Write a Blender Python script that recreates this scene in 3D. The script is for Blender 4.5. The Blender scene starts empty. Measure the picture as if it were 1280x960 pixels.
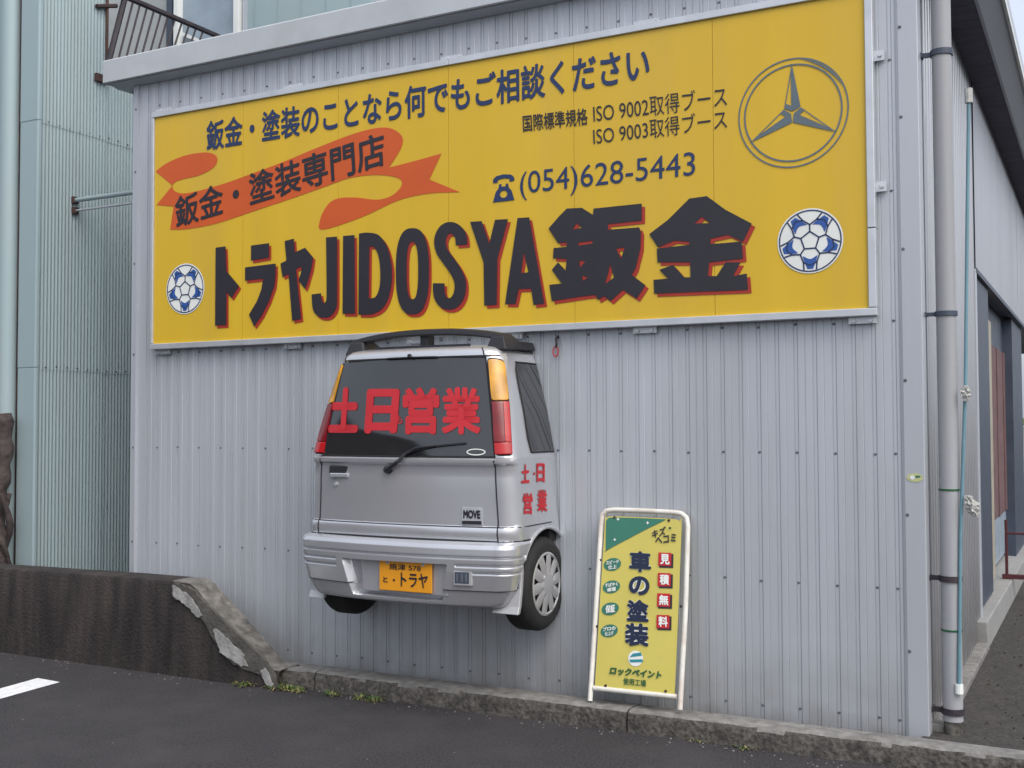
import bpy, bmesh, math, random
from mathutils import Vector, noise
random.seed(7)
scene = bpy.context.scene
col = scene.collection
S = 0.86          # survey units -> metres (applied to everything at the end)

# ------------------------------------------------------------ camera
CAM = Vector((6.5596, -6.3501, 1.7654)); YAW, PITCH, ROLL, FPX = .4868, .0364, -.0036, 1400.3
fwd = Vector((-math.sin(YAW)*math.cos(PITCH), math.cos(YAW)*math.cos(PITCH), math.sin(PITCH)))
rt0 = Vector((math.cos(YAW), math.sin(YAW), 0)); up0 = rt0.cross(fwd)
rt = rt0*math.cos(ROLL)+up0*math.sin(ROLL); upv = -rt0*math.sin(ROLL)+up0*math.cos(ROLL)
cd = bpy.data.cameras.new('camera'); cam = bpy.data.objects.new('camera', cd); col.objects.link(cam)
cd.sensor_width = 36; cd.lens = FPX/1280*36; cd.clip_end = 2000; cd.clip_start = .05
from mathutils import Matrix
m3 = Matrix((rt, upv, -fwd)).transposed()
cam.matrix_world = Matrix.Translation(CAM) @ m3.to_4x4()
scene.camera = cam
scene.render.resolution_x = 1024; scene.render.resolution_y = 768

# ------------------------------------------------------------ world, sun, exposure
SUN_EL, SUN_AZ = math.radians(52), math.radians(125)      # azimuth from +Y towards +X; overcast, so very soft
w = bpy.data.worlds.new('World'); scene.world = w; w.use_nodes = True
nt = w.node_tree; bg = nt.nodes['Background']
sky = nt.nodes.new('ShaderNodeTexSky'); sky.sky_type = 'NISHITA'; sky.sun_disc = False
sky.sun_elevation = SUN_EL; sky.sun_rotation = SUN_AZ
sky.air_density = 1.0; sky.dust_density = 6.0; sky.ozone_density = 1.0
hs = nt.nodes.new('ShaderNodeHueSaturation'); hs.inputs['Saturation'].default_value = .55      # thin overcast
nt.links.new(sky.outputs[0], hs.inputs['Color']); cl_ = nt.nodes.new('ShaderNodeMix'); cl_.data_type = 'RGBA'; cl_.inputs[0].default_value = .35; cl_.inputs[7].default_value = (4.9, 5.4, 6.2, 1)   # even cloud layer
nt.links.new(hs.outputs[0], cl_.inputs[6]); nt.links.new(cl_.outputs[2], bg.inputs[0]); bg.inputs[1].default_value = .15
sd = bpy.data.lights.new('sun', 'SUN'); sun = bpy.data.objects.new('sun', sd); col.objects.link(sun)
sd.energy = .55; sd.angle = math.radians(60); sd.color = (1, .97, .93)
sdir = Vector((math.sin(SUN_AZ)*math.cos(SUN_EL), math.cos(SUN_AZ)*math.cos(SUN_EL), math.sin(SUN_EL)))
sun.rotation_euler = sdir.to_track_quat('Z', 'Y').to_euler()
scene.view_settings.view_transform = 'Standard'; scene.view_settings.look = 'None'
scene.view_settings.exposure = .7; scene.view_settings.gamma = 1

# ------------------------------------------------------------ survey helpers
def ray(u, v): return fwd + rt*((u-640)/FPX) - upv*((v-480)/FPX)
def at(u, v, ax, val):
    d = ray(u, v); return CAM + d*((val-CAM[ax])/d[ax])
def at_plane(u, v, P, N):
    d = ray(u, v); return CAM + d*((P-CAM).dot(N)/d.dot(N))
def lerp(a, b, t): return a+(b-a)*t
def tab(T, z):
    if z <= T[0][0]: return T[0][1]
    for (a, p), (b, q) in zip(T, T[1:]):
        if z <= b: return lerp(p, q, (z-a)/(b-a))
    return T[-1][1]

# ------------------------------------------------------------ materials
def mat(name, base, rough=.6, metal=0, var=.12, scale=6, bump=0, bscale=60, dirt=None, dirt_amt=.4, dscale=1.5,
        streak=False, spec=.5, coat=0, emit=0, stretch=None):
    m = bpy.data.materials.new(name); m.use_nodes = True
    t = m.node_tree; N = t.nodes; L = t.links; b = N['Principled BSDF']
    b.inputs['Roughness'].default_value = rough; b.inputs['Metallic'].default_value = metal
    b.inputs['Specular IOR Level'].default_value = spec
    b.inputs['Coat Weight'].default_value = coat; b.inputs['Coat Roughness'].default_value = .08
    tc = N.new('ShaderNodeTexCoord'); mp = N.new('ShaderNodeMapping'); L.new(tc.outputs['Object'], mp.inputs[0])
    if stretch: mp.inputs['Scale'].default_value = stretch
    elif streak: mp.inputs['Scale'].default_value = (1, 1, .08)
    n = N.new('ShaderNodeTexNoise'); n.inputs['Scale'].default_value = scale; n.inputs['Detail'].default_value = 6
    L.new(mp.outputs[0], n.inputs['Vector'])
    r = N.new('ShaderNodeValToRGB'); r.color_ramp.elements[0].position = .3; r.color_ramp.elements[1].position = .7
    r.color_ramp.elements[0].color = (*[max(0, c*(1-var)) for c in base], 1)
    r.color_ramp.elements[1].color = (*[min(1, c*(1+var)) for c in base], 1)
    L.new(n.outputs[0], r.inputs[0]); out = r.outputs[0]
    if dirt:
        n2 = N.new('ShaderNodeTexNoise'); n2.inputs['Scale'].default_value = dscale; n2.inputs['Detail'].default_value = 9
        n2.inputs['Roughness'].default_value = .7
        L.new(mp.outputs[0], n2.inputs['Vector'])
        r2 = N.new('ShaderNodeValToRGB'); r2.color_ramp.elements[0].position = .45; r2.color_ramp.elements[1].position = .72
        L.new(n2.outputs[0], r2.inputs[0])
        mx = N.new('ShaderNodeMath'); mx.operation = 'MULTIPLY'; mx.inputs[1].default_value = dirt_amt
        L.new(r2.outputs[0], mx.inputs[0])
        mix = N.new('ShaderNodeMix'); mix.data_type = 'RGBA'
        L.new(mx.outputs[0], mix.inputs[0]); L.new(out, mix.inputs[6]); mix.inputs[7].default_value = (*dirt, 1)
        out = mix.outputs[2]
    L.new(out, b.inputs['Base Color'])
    if bump:
        n3 = N.new('ShaderNodeTexNoise'); n3.inputs['Scale'].default_value = bscale; n3.inputs['Detail'].default_value = 5
        L.new(tc.outputs['Object'], n3.inputs['Vector'])
        bp = N.new('ShaderNodeBump'); bp.inputs['Strength'].default_value = bump; bp.inputs['Distance'].default_value = .01
        L.new(n3.outputs[0], bp.inputs['Height']); L.new(bp.outputs[0], b.inputs['Normal'])
    if emit:
        b.inputs['Emission Color'].default_value = (*base, 1); b.inputs['Emission Strength'].default_value = emit
    return m

M_siding = mat('siding_steel', (.455, .485, .53), .40, .25, .06, 2.5, .35, 2.2, (.29, .285, .285), .45, 1.6, streak=True)
def darken_bottom(m, col, top, amt):  # noisy darker tint, full at the bottom, fading out by height top
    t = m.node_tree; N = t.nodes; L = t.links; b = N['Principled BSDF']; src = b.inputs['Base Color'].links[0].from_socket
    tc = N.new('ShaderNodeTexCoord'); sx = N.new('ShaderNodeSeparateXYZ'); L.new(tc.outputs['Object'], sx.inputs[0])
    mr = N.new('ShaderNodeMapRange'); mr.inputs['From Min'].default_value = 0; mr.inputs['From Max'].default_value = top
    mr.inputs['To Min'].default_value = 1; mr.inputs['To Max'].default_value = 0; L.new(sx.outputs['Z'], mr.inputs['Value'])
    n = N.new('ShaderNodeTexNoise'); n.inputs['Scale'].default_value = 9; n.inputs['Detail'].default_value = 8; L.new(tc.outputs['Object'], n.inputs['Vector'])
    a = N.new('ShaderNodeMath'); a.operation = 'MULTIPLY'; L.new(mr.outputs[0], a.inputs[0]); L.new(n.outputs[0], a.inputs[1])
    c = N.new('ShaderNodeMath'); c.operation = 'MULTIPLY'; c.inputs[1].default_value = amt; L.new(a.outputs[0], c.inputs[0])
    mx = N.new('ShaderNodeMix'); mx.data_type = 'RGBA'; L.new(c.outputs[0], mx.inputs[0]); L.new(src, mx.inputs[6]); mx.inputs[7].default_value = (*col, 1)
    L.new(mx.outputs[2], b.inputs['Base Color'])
M_side = mat('side_steel', (.36, .37, .40), .30, .6, .06, 3, .15, 5, (.24, .23, .23), .4, 1.6, streak=True)
darken_bottom(M_side, (.13, .115, .10), .7, 1.2)  # shade low on the side wall put into the colour, together with dirt
darken_bottom(M_siding, (.18, .165, .14), .45, .9)  # front cladding gets browner and darker towards the bottom
M_trim = mat('trim_steel', (.44, .465, .51), .4, .25, .05, 3, .05, 9, (.28, .27, .28), .3, 1.5, streak=True)
M_fascia = mat('fascia_steel', (.46, .49, .52), .5, .1, .05, 3, .06, 8, (.32, .33, .33), .35, 2)
M_alu = mat('sign_aluminium', (.55, .57, .6), .35, .5, .08, 8)
M_yellow = mat('sign_yellow', (.64, .41, .018), .40, 0, .05, 3, .12, 2.5, (.52, .36, .06), .5, 1.3, streak=True)
M_navy = mat('print_navy', (.012, .03, .10), .45, 0, .05)
M_ink = mat('print_ink', (.006, .014, .045), .45, 0, .05)
M_black = mat('print_black', (.018, .016, .024), .45, 0, .1)
M_red = mat('print_red', (.34, .025, .012), .45, 0, .06)
M_orange = mat('print_orange', (.56, .090, .012), .42, 0, .06, 3)
M_white = mat('print_white', (.72, .74, .72), .5, 0, .05)
M_blue = mat('print_blue', (.022, .085, .32), .45, 0, .05)
M_silver = mat('car_silver', (.56, .57, .60), .27, .62, .03, 5, coat=.6, dirt=(.33, .31, .31), dirt_amt=.25, dscale=2.5)
M_glass = mat('car_glass', (.018, .018, .02), .06, 0, .1, spec=.7, coat=.5)
M_plastic = mat('black_plastic', (.016, .016, .02), .5, 0, .15, 20)
M_rubber = mat('tyre_rubber', (.014, .014, .015), .8, 0, .2, 20, .15, 40)
M_seam = mat('panel_gap', (.012, .012, .015), .8)
M_hub = mat('hubcap_silver', (.45, .45, .46), .4, .4, .08, 8, dirt=(.22, .2, .18), dirt_amt=.4, dscale=5)
M_lampred = mat('lamp_red', (.40, .005, .008), .22, 0, .2, 10, coat=.15)
M_lampdark = mat('lamp_red_dark', (.17, .004, .008), .22, 0, .2, 10, coat=.15)
M_lampamb = mat('lamp_amber', (.55, .26, .015), .2, 0, .35, 9, coat=.3)
M_cutred = mat('cut_vinyl_red', (.44, .010, .018), .5, 0, .06)
M_plate = mat('plate_yellow', (.72, .30, .015), .4, 0, .05)
M_board = mat('stand_board', (.55, .475, .10), .4, 0, .05, 3, dirt=(.4, .36, .13), dirt_amt=.3, dscale=4)
M_green = mat('print_green', (.03, .16, .11), .45, 0, .06)
M_dgreen = mat('print_dark_green', (.01, .09, .03), .45, 0, .06)
M_teal = mat('print_teal', (.02, .22, .26), .45, 0, .06)
M_wframe = mat('white_frame_paint', (.68, .67, .62), .4, 0, .06, 8, dirt=(.3, .14, .06), dirt_amt=.45, dscale=7)
M_asphalt = mat('asphalt', (.029, .027, .030), .88, 0, .85, 85, 1.0, 90, (.052, .048, .051), .75, 2.2)
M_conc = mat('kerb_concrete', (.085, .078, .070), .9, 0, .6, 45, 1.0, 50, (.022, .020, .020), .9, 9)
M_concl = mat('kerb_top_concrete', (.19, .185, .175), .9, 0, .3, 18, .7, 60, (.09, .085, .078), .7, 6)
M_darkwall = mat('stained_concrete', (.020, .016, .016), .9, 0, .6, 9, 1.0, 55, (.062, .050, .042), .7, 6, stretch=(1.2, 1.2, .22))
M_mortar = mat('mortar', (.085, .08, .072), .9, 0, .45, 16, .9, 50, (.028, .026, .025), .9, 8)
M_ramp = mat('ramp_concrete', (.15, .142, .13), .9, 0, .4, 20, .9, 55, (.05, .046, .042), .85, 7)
M_plaster = mat('plaster_patch', (.30, .30, .295), .9, 0, .25, 18, .6, 40, (.10, .095, .09), .75, 13)
M_marking = mat('road_paint', (.70, .71, .72), .7, 0, .1, 25, .3, 60, (.4, .4, .4), .4, 20)
M_gravel = mat('gravel_ground', (.036, .033, .030), .95, 0, .6, 60, 1, 70, (.066, .060, .052), .6, 8)
M_aqua = mat('aqua_steel', (.285, .365, .385), .55, .1, .06, 3, .05, 12, (.24, .27, .26), .5, 2, streak=True)
M_aquatrim = mat('aqua_trim', (.31, .40, .425), .5, .1, .05, 3, .05, 12, (.32, .3, .26), .35, 3, streak=True)
M_rust = mat('rusty_iron', (.045, .03, .032), .8, .2, .4, 12, .4, 50, (.16, .06, .03), .6, 9)
M_pvc = mat('grey_pvc', (.33, .34, .36), .45, 0, .05, 4, dirt=(.2, .19, .18), dirt_amt=.4, dscale=3, streak=True)
M_tealpole = mat('teal_pole', (.13, .25, .30), .45, 0, .1)
M_rag = mat('rag_cloth', (.42, .42, .40), .9, 0, .2, 20, .4, 60)
M_bark = mat('bark', (.055, .042, .042), .95, 0, .5, 16, 1, 30, (.12, .1, .085), .6, 9)
M_leaf = mat('weed_green', (.07, .12, .025), .7, 0, .35, 30)
M_dry = mat('dry_grass', (.26, .22, .10), .8, 0, .3, 30)
M_greywall = mat('grey_render', (.40, .42, .42), .8, 0, .1, 4, .2, 30, (.15, .16, .16), .5, 2)
M_curtain = mat('curtained_glass', (.27, .33, .39), .4, 0, .12, 5)
M_soffit = mat('soffit_board', (.12, .12, .16), .8, 0, .12, 8)
M_darksteel = mat('dark_blue_steel', (.05, .065, .095), .5, .1, .15, 6)
M_shutter = mat('red_brown_panel', (.13, .07, .072), .7, 0, .2, 6)
M_cream = mat('cream_strip', (.34, .31, .24), .6, 0, .1)
M_redrail = mat('dark_red_paint', (.07, .014, .018), .5, 0, .2)
M_slab = mat('pale_concrete', (.25, .25, .245), .85, 0, .12, 6, .3, 40, (.2, .2, .19), .5, 3)
M_sticker = mat('pale_sticker', (.50, .52, .25), .5, 0, .1)
M_rail = mat('rail_iron', (.028, .026, .034), .7, .2, .3, 12, .4, 50, (.09, .045, .035), .4, 9)
M_screw = mat('screw_head', (.13, .14, .16), .5, .3, .2, 30)
M_emblem = mat('emblem_slate', (.10, .135, .16), .45, 0, .08)

# ------------------------------------------------------------ mesh helpers
class MB:
    def __init__(s): s.v = []; s.f = []
    def add(s, vs, fs):
        o = len(s.v); s.v += [Vector(p) for p in vs]; s.f += [tuple(i+o for i in f) for f in fs]; return s
    def box(s, x0, x1, y0, y1, z0, z1):
        return s.add([(x0,y0,z0),(x1,y0,z0),(x1,y1,z0),(x0,y1,z0),(x0,y0,z1),(x1,y0,z1),(x1,y1,z1),(x0,y1,z1)],
              [(0,3,2,1),(4,5,6,7),(0,1,5,4),(1,2,6,5),(2,3,7,6),(3,0,4,7)])
    def prism(s, base, d):
        """base: list of 3D points (planar), d: extrusion vector"""
        n = len(base); d = Vector(d); b = [Vector(p) for p in base]
        return s.add(b+[p+d for p in b], [tuple(range(n-1, -1, -1)), tuple(range(n, 2*n))]+[(i, (i+1) % n, n+(i+1) % n, n+i) for i in range(n)])
    def tube(s, path, r, n=10, cap=True, rr=None):
        path = [Vector(p) for p in path]; k = len(path); rings = []; vs = []
        prev = None
        for i, p in enumerate(path):
            t = (path[min(i+1, k-1)]-path[max(i-1, 0)]).normalized()
            a = prev if prev else (Vector((0, 0, 1)) if abs(t.z) < .9 else Vector((1, 0, 0)))
            x = (a - t*a.dot(t)).normalized(); y = t.cross(x); prev = x
            q = rr[i] if rr else r
            vs += [p+(x*math.cos(j*2*math.pi/n)+y*math.sin(j*2*math.pi/n))*q for j in range(n)]
        fs = [(i*n+j, i*n+(j+1) % n, (i+1)*n+(j+1) % n, (i+1)*n+j) for i in range(k-1) for j in range(n)]
        if cap: fs += [tuple(range(n-1, -1, -1)), tuple(range((k-1)*n, k*n))]
        return s.add(vs, fs)
    def grid(s, fn, nu, nv, close_u=False):
        vs = [fn(i/nu, j/nv) for j in range(nv+1) for i in range(nu+1)]
        return s.add(vs, [(j*(nu+1)+i, j*(nu+1)+i+1, (j+1)*(nu+1)+i+1, (j+1)*(nu+1)+i) for j in range(nv) for i in range(nu)])
    def lathe(s, prof, c, axis, n=32):
        """prof: (r, h) list, around axis 'x' at centre c"""
        c = Vector(c); vs = []
        for r, h in prof:
            for j in range(n):
                a = j*2*math.pi/n
                o = {'x': Vector((h, r*math.cos(a), r*math.sin(a))), 'z': Vector((r*math.cos(a), r*math.sin(a), h)), 'y': Vector((r*math.cos(a), h, r*math.sin(a)))}[axis]
                vs.append(c+o)
        return s.add(vs, [(i*n+j, i*n+(j+1) % n, (i+1)*n+(j+1) % n, (i+1)*n+j) for i in range(len(prof)-1) for j in range(n)])
    def build(s, name, m, root=None, parent=None, smooth=False, bevel=0, fixn=True):
        L = root.location if root else Vector((0, 0, 0))
        me = bpy.data.meshes.new(name); me.from_pydata([p-L for p in s.v], [], s.f); me.validate()
        if fixn:
            bm = bmesh.new(); bm.from_mesh(me); bmesh.ops.recalc_face_normals(bm, faces=bm.faces); bm.to_mesh(me); bm.free()
        me.materials.append(m)
        if smooth:
            for p in me.polygons: p.use_smooth = True
            me.set_sharp_from_angle(angle=math.radians(38))
        o = bpy.data.objects.new(name, me); col.objects.link(o)
        if parent: o.parent = parent
        elif root: o.parent = root
        if bevel:
            b = o.modifiers.new('bevel', 'BEVEL'); b.width = bevel*S; b.segments = 2; b.limit_method = 'ANGLE'; b.angle_limit = math.radians(40)
        return o

def thing(name, label, cat, loc, group=None):
    o = bpy.data.objects.new(name, None); col.objects.link(o); o.location = loc; o.empty_display_size = .1
    o['label'] = label; o['category'] = cat
    if group: o['group'] = group
    return o
def tag(o, label, cat, group=None):
    o['label'] = label; o['category'] = cat
    if group: o['group'] = group
    return o
def struct(o): o['kind'] = 'structure'; return o
def stuff(o): o['kind'] = 'stuff'; return o

# flat print: filled outlines and lettering --------------------------------
def curve_mesh(c):
    o = bpy.data.objects.new('tmp', c); col.objects.link(o)
    dg = bpy.context.evaluated_depsgraph_get(); dg.update()
    me = bpy.data.meshes.new_from_object(o.evaluated_get(dg))
    v = [(p.co.x, p.co.y) for p in me.vertices]; f = [tuple(p.vertices) for p in me.polygons]
    bpy.data.objects.remove(o); bpy.data.curves.remove(c); bpy.data.meshes.remove(me)
    return v, f
TC = {}
def text2d(s, off=0.0, norm=True, sp=1.0):
    k = (s, off, sp)
    if k not in TC:
        c = bpy.data.curves.new('tmp', 'FONT'); c.body = s; c.resolution_u = 4; c.space_character = sp
        v, f = curve_mesh(c)
        x0 = min(p[0] for p in v); x1 = max(p[0] for p in v); y0 = min(p[1] for p in v); y1 = max(p[1] for p in v)
        w_, h_ = x1-x0, y1-y0
        lay = [(0, 0)]
        if off:   # emboldened: thin layers of the same glyph spread around the stroke, each a hair in front of the last
            lay = [(math.cos(a)*off, math.sin(a)*off) for a in [i*math.pi/4 for i in range(8)]]+[(0, 0)]
            x0 -= off; y0 -= off; w_ += 2*off; h_ += 2*off
        V = []; F = []
        for i, (dx, dy) in enumerate(lay):
            o_ = len(V); V += [((p[0]+dx-x0)/w_, (p[1]+dy-y0)/h_, i) for p in v]; F += [tuple(q+o_ for q in t) for t in f]
        TC[k] = (V, F)
    return TC[k]
def fill(loops, sc=.01):
    c = bpy.data.curves.new('tmp', 'CURVE'); c.dimensions = '2D'; c.fill_mode = 'BOTH'
    for lp in loops:
        sp = c.splines.new('POLY'); sp.points.add(len(lp)-1); sp.use_cyclic_u = True
        for p, q in zip(sp.points, lp): p.co = (q[0]*sc, q[1]*sc, 0, 1)
    v, f = curve_mesh(c)
    return [(a/sc, b/sc) for a, b in v], f
def flat(vf, fn, name, m, root, parent=None, thick=None):
    """vf=(2D verts, faces); fn maps (a,b) to 3D"""
    v, f = vf; b = MB()
    if v and len(v[0]) > 2:
        c_ = fn(.5, .5); n_ = (fn(.6, .5)-c_).cross(fn(.5, .6)-c_).normalized()*.0001
        b.add([fn(p[0], p[1])+n_*p[2] for p in v], f)
    else: b.add([fn(*p) for p in v], f)
    o = b.build(name, m, root, parent, fixn=False)
    return o
def quadmap(BL, BR, TL):
    return lambda a, b: BL+(BR-BL)*a+(TL-BL)*b
def spl(pts, n=6):
    """closed outline; points with a third item are sharp corners, the others are splined through"""
    N = len(pts); out = []
    for i in range(N):
        p1, p2 = pts[i], pts[(i+1) % N]
        p0 = p1 if len(p1) > 2 else pts[i-1]; p3 = p2 if len(p2) > 2 else pts[(i+2) % N]
        for k in range(n):
            t = k/n
            out.append(tuple(.5*((2*p1[j])+(-p0[j]+p2[j])*t+(2*p0[j]-5*p1[j]+4*p2[j]-p3[j])*t*t+(-p0[j]+3*p1[j]-3*p2[j]+p3[j])*t**3) for j in (0, 1)))
    return out
def circ(cx, cy, r, n=40, ry=None, a0=0):
    return [(cx+r*math.cos(a0+i*2*math.pi/n), cy+(ry or r)*math.sin(a0+i*2*math.pi/n)) for i in range(n)]
def stroke(pts, w):
    """open polyline -> outline of width w (2D)"""
    L = []; R = []
    for i, p in enumerate(pts):
        a = pts[max(i-1, 0)]; b = pts[min(i+1, len(pts)-1)]
        dx, dy = b[0]-a[0], b[1]-a[1]; l = math.hypot(dx, dy) or 1; nx, ny = -dy/l*w/2, dx/l*w/2
        L.append((p[0]+nx, p[1]+ny)); R.append((p[0]-nx, p[1]-ny))
    return L+R[::-1]

WY = .06            # plane of the workshop's front cladding
XL, XR = -.226, 5.69
P = .1078; X0 = .0433

# ============================================================ SETTING
# ground
b = MB(); b.add([(-60, -60, 0), (60, -60, 0), (60, 80, 0), (-60, 80, 0)], [(0, 1, 2, 3)])
struct(b.build('asphalt_ground', M_asphalt))
b = MB(); b.box(XR-.03, 30, -.10, 60, .004, .09)
struct(b.build('gravel_yard', M_gravel))
# scattered small stones on the yard
b = MB()
for i in range(900):
    x = random.uniform(5.85, 8.5); y = random.uniform(-.05, 8); r = random.uniform(.006, .02)
    c = Vector((x, y, .092)); a = random.uniform(0, 6)
    vs = [c+Vector((math.cos(a+k*2.1)*r, math.sin(a+k*2.1)*r, -.004)) for k in range(3)]+[c+Vector((0, 0, r*.8))]
    b.add(vs, [(0, 1, 3), (1, 2, 3), (2, 0, 3)])
stuff(b.build('loose_gravel', M_gravel)); 
# painted bay line
q = [at(0, 873.5, 2, .004), at(75, 852.5, 2, .004), at(47, 847.5, 2, .004), at(0, 862, 2, .004)]
d = (q[0]-q[1])*1.8
b = MB(); b.add([q[0]+d, q[1], q[2], q[3]+d], [(0, 1, 2, 3)])
struct(b.build('painted_bay_line', M_marking))

# kerb, poured in sections with open joints
kerb = thing('kerb', 'x', 'x', (3.8, -.2, 0)); del kerb['label']; del kerb['category']; struct(kerb)
def yk(x): return tab([(1.3, -.36), (1.85, -.30), (3.0, -.31), (5.0, -.30), (6.2, -.26), (14, -.2)], x)
joints = [1.42, 1.86, 4.10, 8.6, 11.9]
for a, c in zip(joints, joints[1:]):
    b = MB(); n = max(6, int((c-a)/.05)); prof = 7
    a += .004; c -= .004
    def kf(i, j):
        x = lerp(a, c, i); y1 = yk(x)
        nz = noise.noise(Vector((x*6, j*3, 1)))*.008
        pts = [(-.085, .112), (lerp(-.085, y1, .5), .122), (y1+.03, .122), (y1+.008, .113), (y1, .095), (y1-.004, .05), (y1-.006, -.02)]
        k = min(6, round(j*6)); y, z = pts[k]
        rough = noise.noise(Vector((x*22, k*1.3, 5)))*.009
        return Vector((x, y+(rough if 1 < k else 0)+nz*(k > 1), z+(rough*.8 if 1 <= k < 5 else 0)))
    b.grid(kf, n, 6)
    for xx in (a, c):
        y1 = yk(xx); b.add([(xx, -.085, -.02), (xx, -.085, .112), (xx, y1+.008, .113), (xx, y1, -.02)], [(0, 1, 2, 3)])
    b.add([(a, -.085, .112), (c, -.085, .112), (c, -.085, -.02), (a, -.085, -.02)], [(0, 1, 2, 3)])
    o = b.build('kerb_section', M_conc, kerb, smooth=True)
    # worn lighter top edge: second material on the upward faces
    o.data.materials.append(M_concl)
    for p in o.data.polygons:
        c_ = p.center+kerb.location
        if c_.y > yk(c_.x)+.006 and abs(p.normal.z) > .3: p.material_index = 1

# ============================================================ low stained wall on the left
YF = -.40
lw = thing('low_wall', 'dark stained low concrete wall at left, sloping down to the kerb', 'wall', (-.5, YF, 0))
xa = at(240, 733, 1, YF).x; xb = at(331, 822, 1, YF).x
zt = .665; zb = .125
b = MB()
top = [(-14, zt-.0), (-6, zt), (-1.2, zt-.015), (.2, zt), (.66, zt), (xa-.03, zt-.005), (xa+.03, zt-.04)]
n = 14
for i in range(1, n+1):
    t = i/n; top.append((lerp(xa, xb, t), lerp(zt-.02, zb+.01, t)+noise.noise(Vector((t*9, 0, 0)))*.008))
top.append((xb+.12, zb)); top.append((1.42, zb-.003))
prof = [(-14, -.05)]+top+[(1.42, -.05)]
# subdivided along x for an uneven face
TH = .23
vs = []; fs = []
for i, (x, z) in enumerate(top):
    rows = [(YF-.012, -.03), (YF-.004, z*.5), (YF, z-.03), (YF+.012, z-.006), (YF+.03, z), (YF+TH-.02, z+.002), (YF+TH, z-.02), (YF+TH, -.03)]
    vs += [(x, y, zz) for y, zz in rows]
nr = 8
for i in range(len(top)-1):
    for j in range(nr-1): fs.append((i*nr+j, i*nr+j+1, (i+1)*nr+j+1, (i+1)*nr+j))
fs += [tuple(range(nr)), tuple((len(top)-1)*nr+j for j in range(nr-1, -1, -1))]
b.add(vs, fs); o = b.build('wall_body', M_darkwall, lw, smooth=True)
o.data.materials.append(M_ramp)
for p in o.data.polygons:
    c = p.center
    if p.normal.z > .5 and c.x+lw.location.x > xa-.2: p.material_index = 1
def pxpoly(pts, y, m, name, root, thick, jit=0, parent=None, n=4):
    pts3 = [at(u, v, 1, y) for u, v in pts]
    lp = spl([(p.x, p.z) for p in pts3], n)
    if jit: lp = [(x+noise.noise(Vector((x*40, z*40, 3)))*jit, z+noise.noise(Vector((x*40, z*40, 9)))*jit) for x, z in lp]
    v, f = fill([lp]); bb = MB(); nb = len(v)
    bb.add([(x, y-thick, z) for x, z in v], f)
    k = len(lp); bb.add([(x, y-thick, z) for x, z in lp]+[(x, y+.01, z) for x, z in lp], [(i, (i+1) % k, k+(i+1) % k, k+i) for i in range(k)])
    return bb.build(name, m, root, parent)
ms = pxpoly([(217, 729), (228, 731), (240, 735.5), (256, 751), (280, 775), (305, 799), (329, 822), (342, 840), (348, 861), (336, 858), (327, 843), (312, 838), (298, 832), (282, 820), (271, 802), (254, 774), (240, 762), (228, 752), (217, 745)], YF-.006, M_mortar, 'mortar_strip', lw, .014, .012)
pxpoly([(217, 731), (223, 735), (234, 743), (242, 751), (251, 766), (253, 770), (246, 770), (238, 762), (228, 753), (218, 745)], YF-.0205, M_plaster, 'plaster_patch', lw, .006, .014, ms)
pxpoly([(268, 787), (279, 793), (291, 806), (303, 815), (306, 823), (310, 833), (298, 830), (284, 821), (276, 815), (271, 800)], YF-.0205, M_plaster, 'plaster_patch', lw, .006, .014, ms)
pxpoly([(326, 838), (331, 836), (338, 846), (341, 857), (334, 856), (329, 847)], YF-.0205, M_plaster, 'plaster_patch', lw, .005, .014, ms)
# soil behind the low wall
b = MB(); b.box(-14, 1.1, YF+TH-.01, WY+.0, .0, .10); struct(b.build('soil_strip', M_gravel))
b = MB(); b.box(1.1, XR-.03, -.08, WY+.02, -.02, .045); struct(b.build('gutter_strip', M_gravel))

# ============================================================ WORKSHOP
ws = thing('workshop_building', 'grey ribbed steel workshop carrying the big yellow sign', 'building', (2.7, 3, 0))
ZT = 4.50
def siding(x0, x1, z0, z1, y, gx, gw=.021, gd=.006):
    """one sheet in the XZ plane with recessed vertical grooves"""
    pts = [(x0, y)]
    for g in gx:
        if x0+gw < g < x1-gw:
            for e_, f0, f1 in ((g-gw/2, y, y+.003), (g+gw/2, y+.003, y)):
                pts += [(e_-.0028, f0), (e_-.0018, y+gd), (e_+.0018, y+gd), (e_+.0028, f1)]
            pts += [(g+P*.42, y), (g+P*.45, y+.0025), (g+P*.48, y)] if g+P*.5 < x1 else []
    pts.append((x1, y))
    bb = MB(); n = len(pts)
    bb.add([(x, yy, z0) for x, yy in pts]+[(x, yy, z1) for x, yy in pts], [(i, i+1, n+i+1, n+i) for i in range(n-1)])
    bb.add([(x0, y+.02, z0), (x1, y+.02, z0), (x1, y+.02, z1), (x0, y+.02, z1)], [(0, 3, 2, 1)])
    return bb
gx = [X0+P*k for k in range(-2, 52)]
edge = -.17
k = -2
sheets = []
xs = edge
while xs < 5.575:
    nx = min(X0+P*(k+6)+P*.5, 5.575)
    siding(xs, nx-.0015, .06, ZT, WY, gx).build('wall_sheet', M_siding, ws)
    k += 6; xs = nx
# corner trims
MB().prism([(XL, WY-.014, 0), (XL+.042, WY-.014, 0), (XL+.046, WY-.022, 0), (XL+.058, WY-.022, 0), (XL+.062, WY+.004, 0), (XL+.062, WY+.02, 0), (XL, WY+.1, 0)], (0, 0, ZT)).build('corner_trim', M_trim, ws)
MB().prism([(5.572, WY-.006, .06), (5.590, WY-.014, .06), (XR, WY-.014, .06), (XR+.004, WY-.010, .06), (XR+.004, WY+.11, .06), (XR-.03, WY+.11, .06), (5.6, WY+.02, .06)], (0, 0, ZT-.0)).build('corner_trim', M_trim, ws, bevel=.003)
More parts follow.
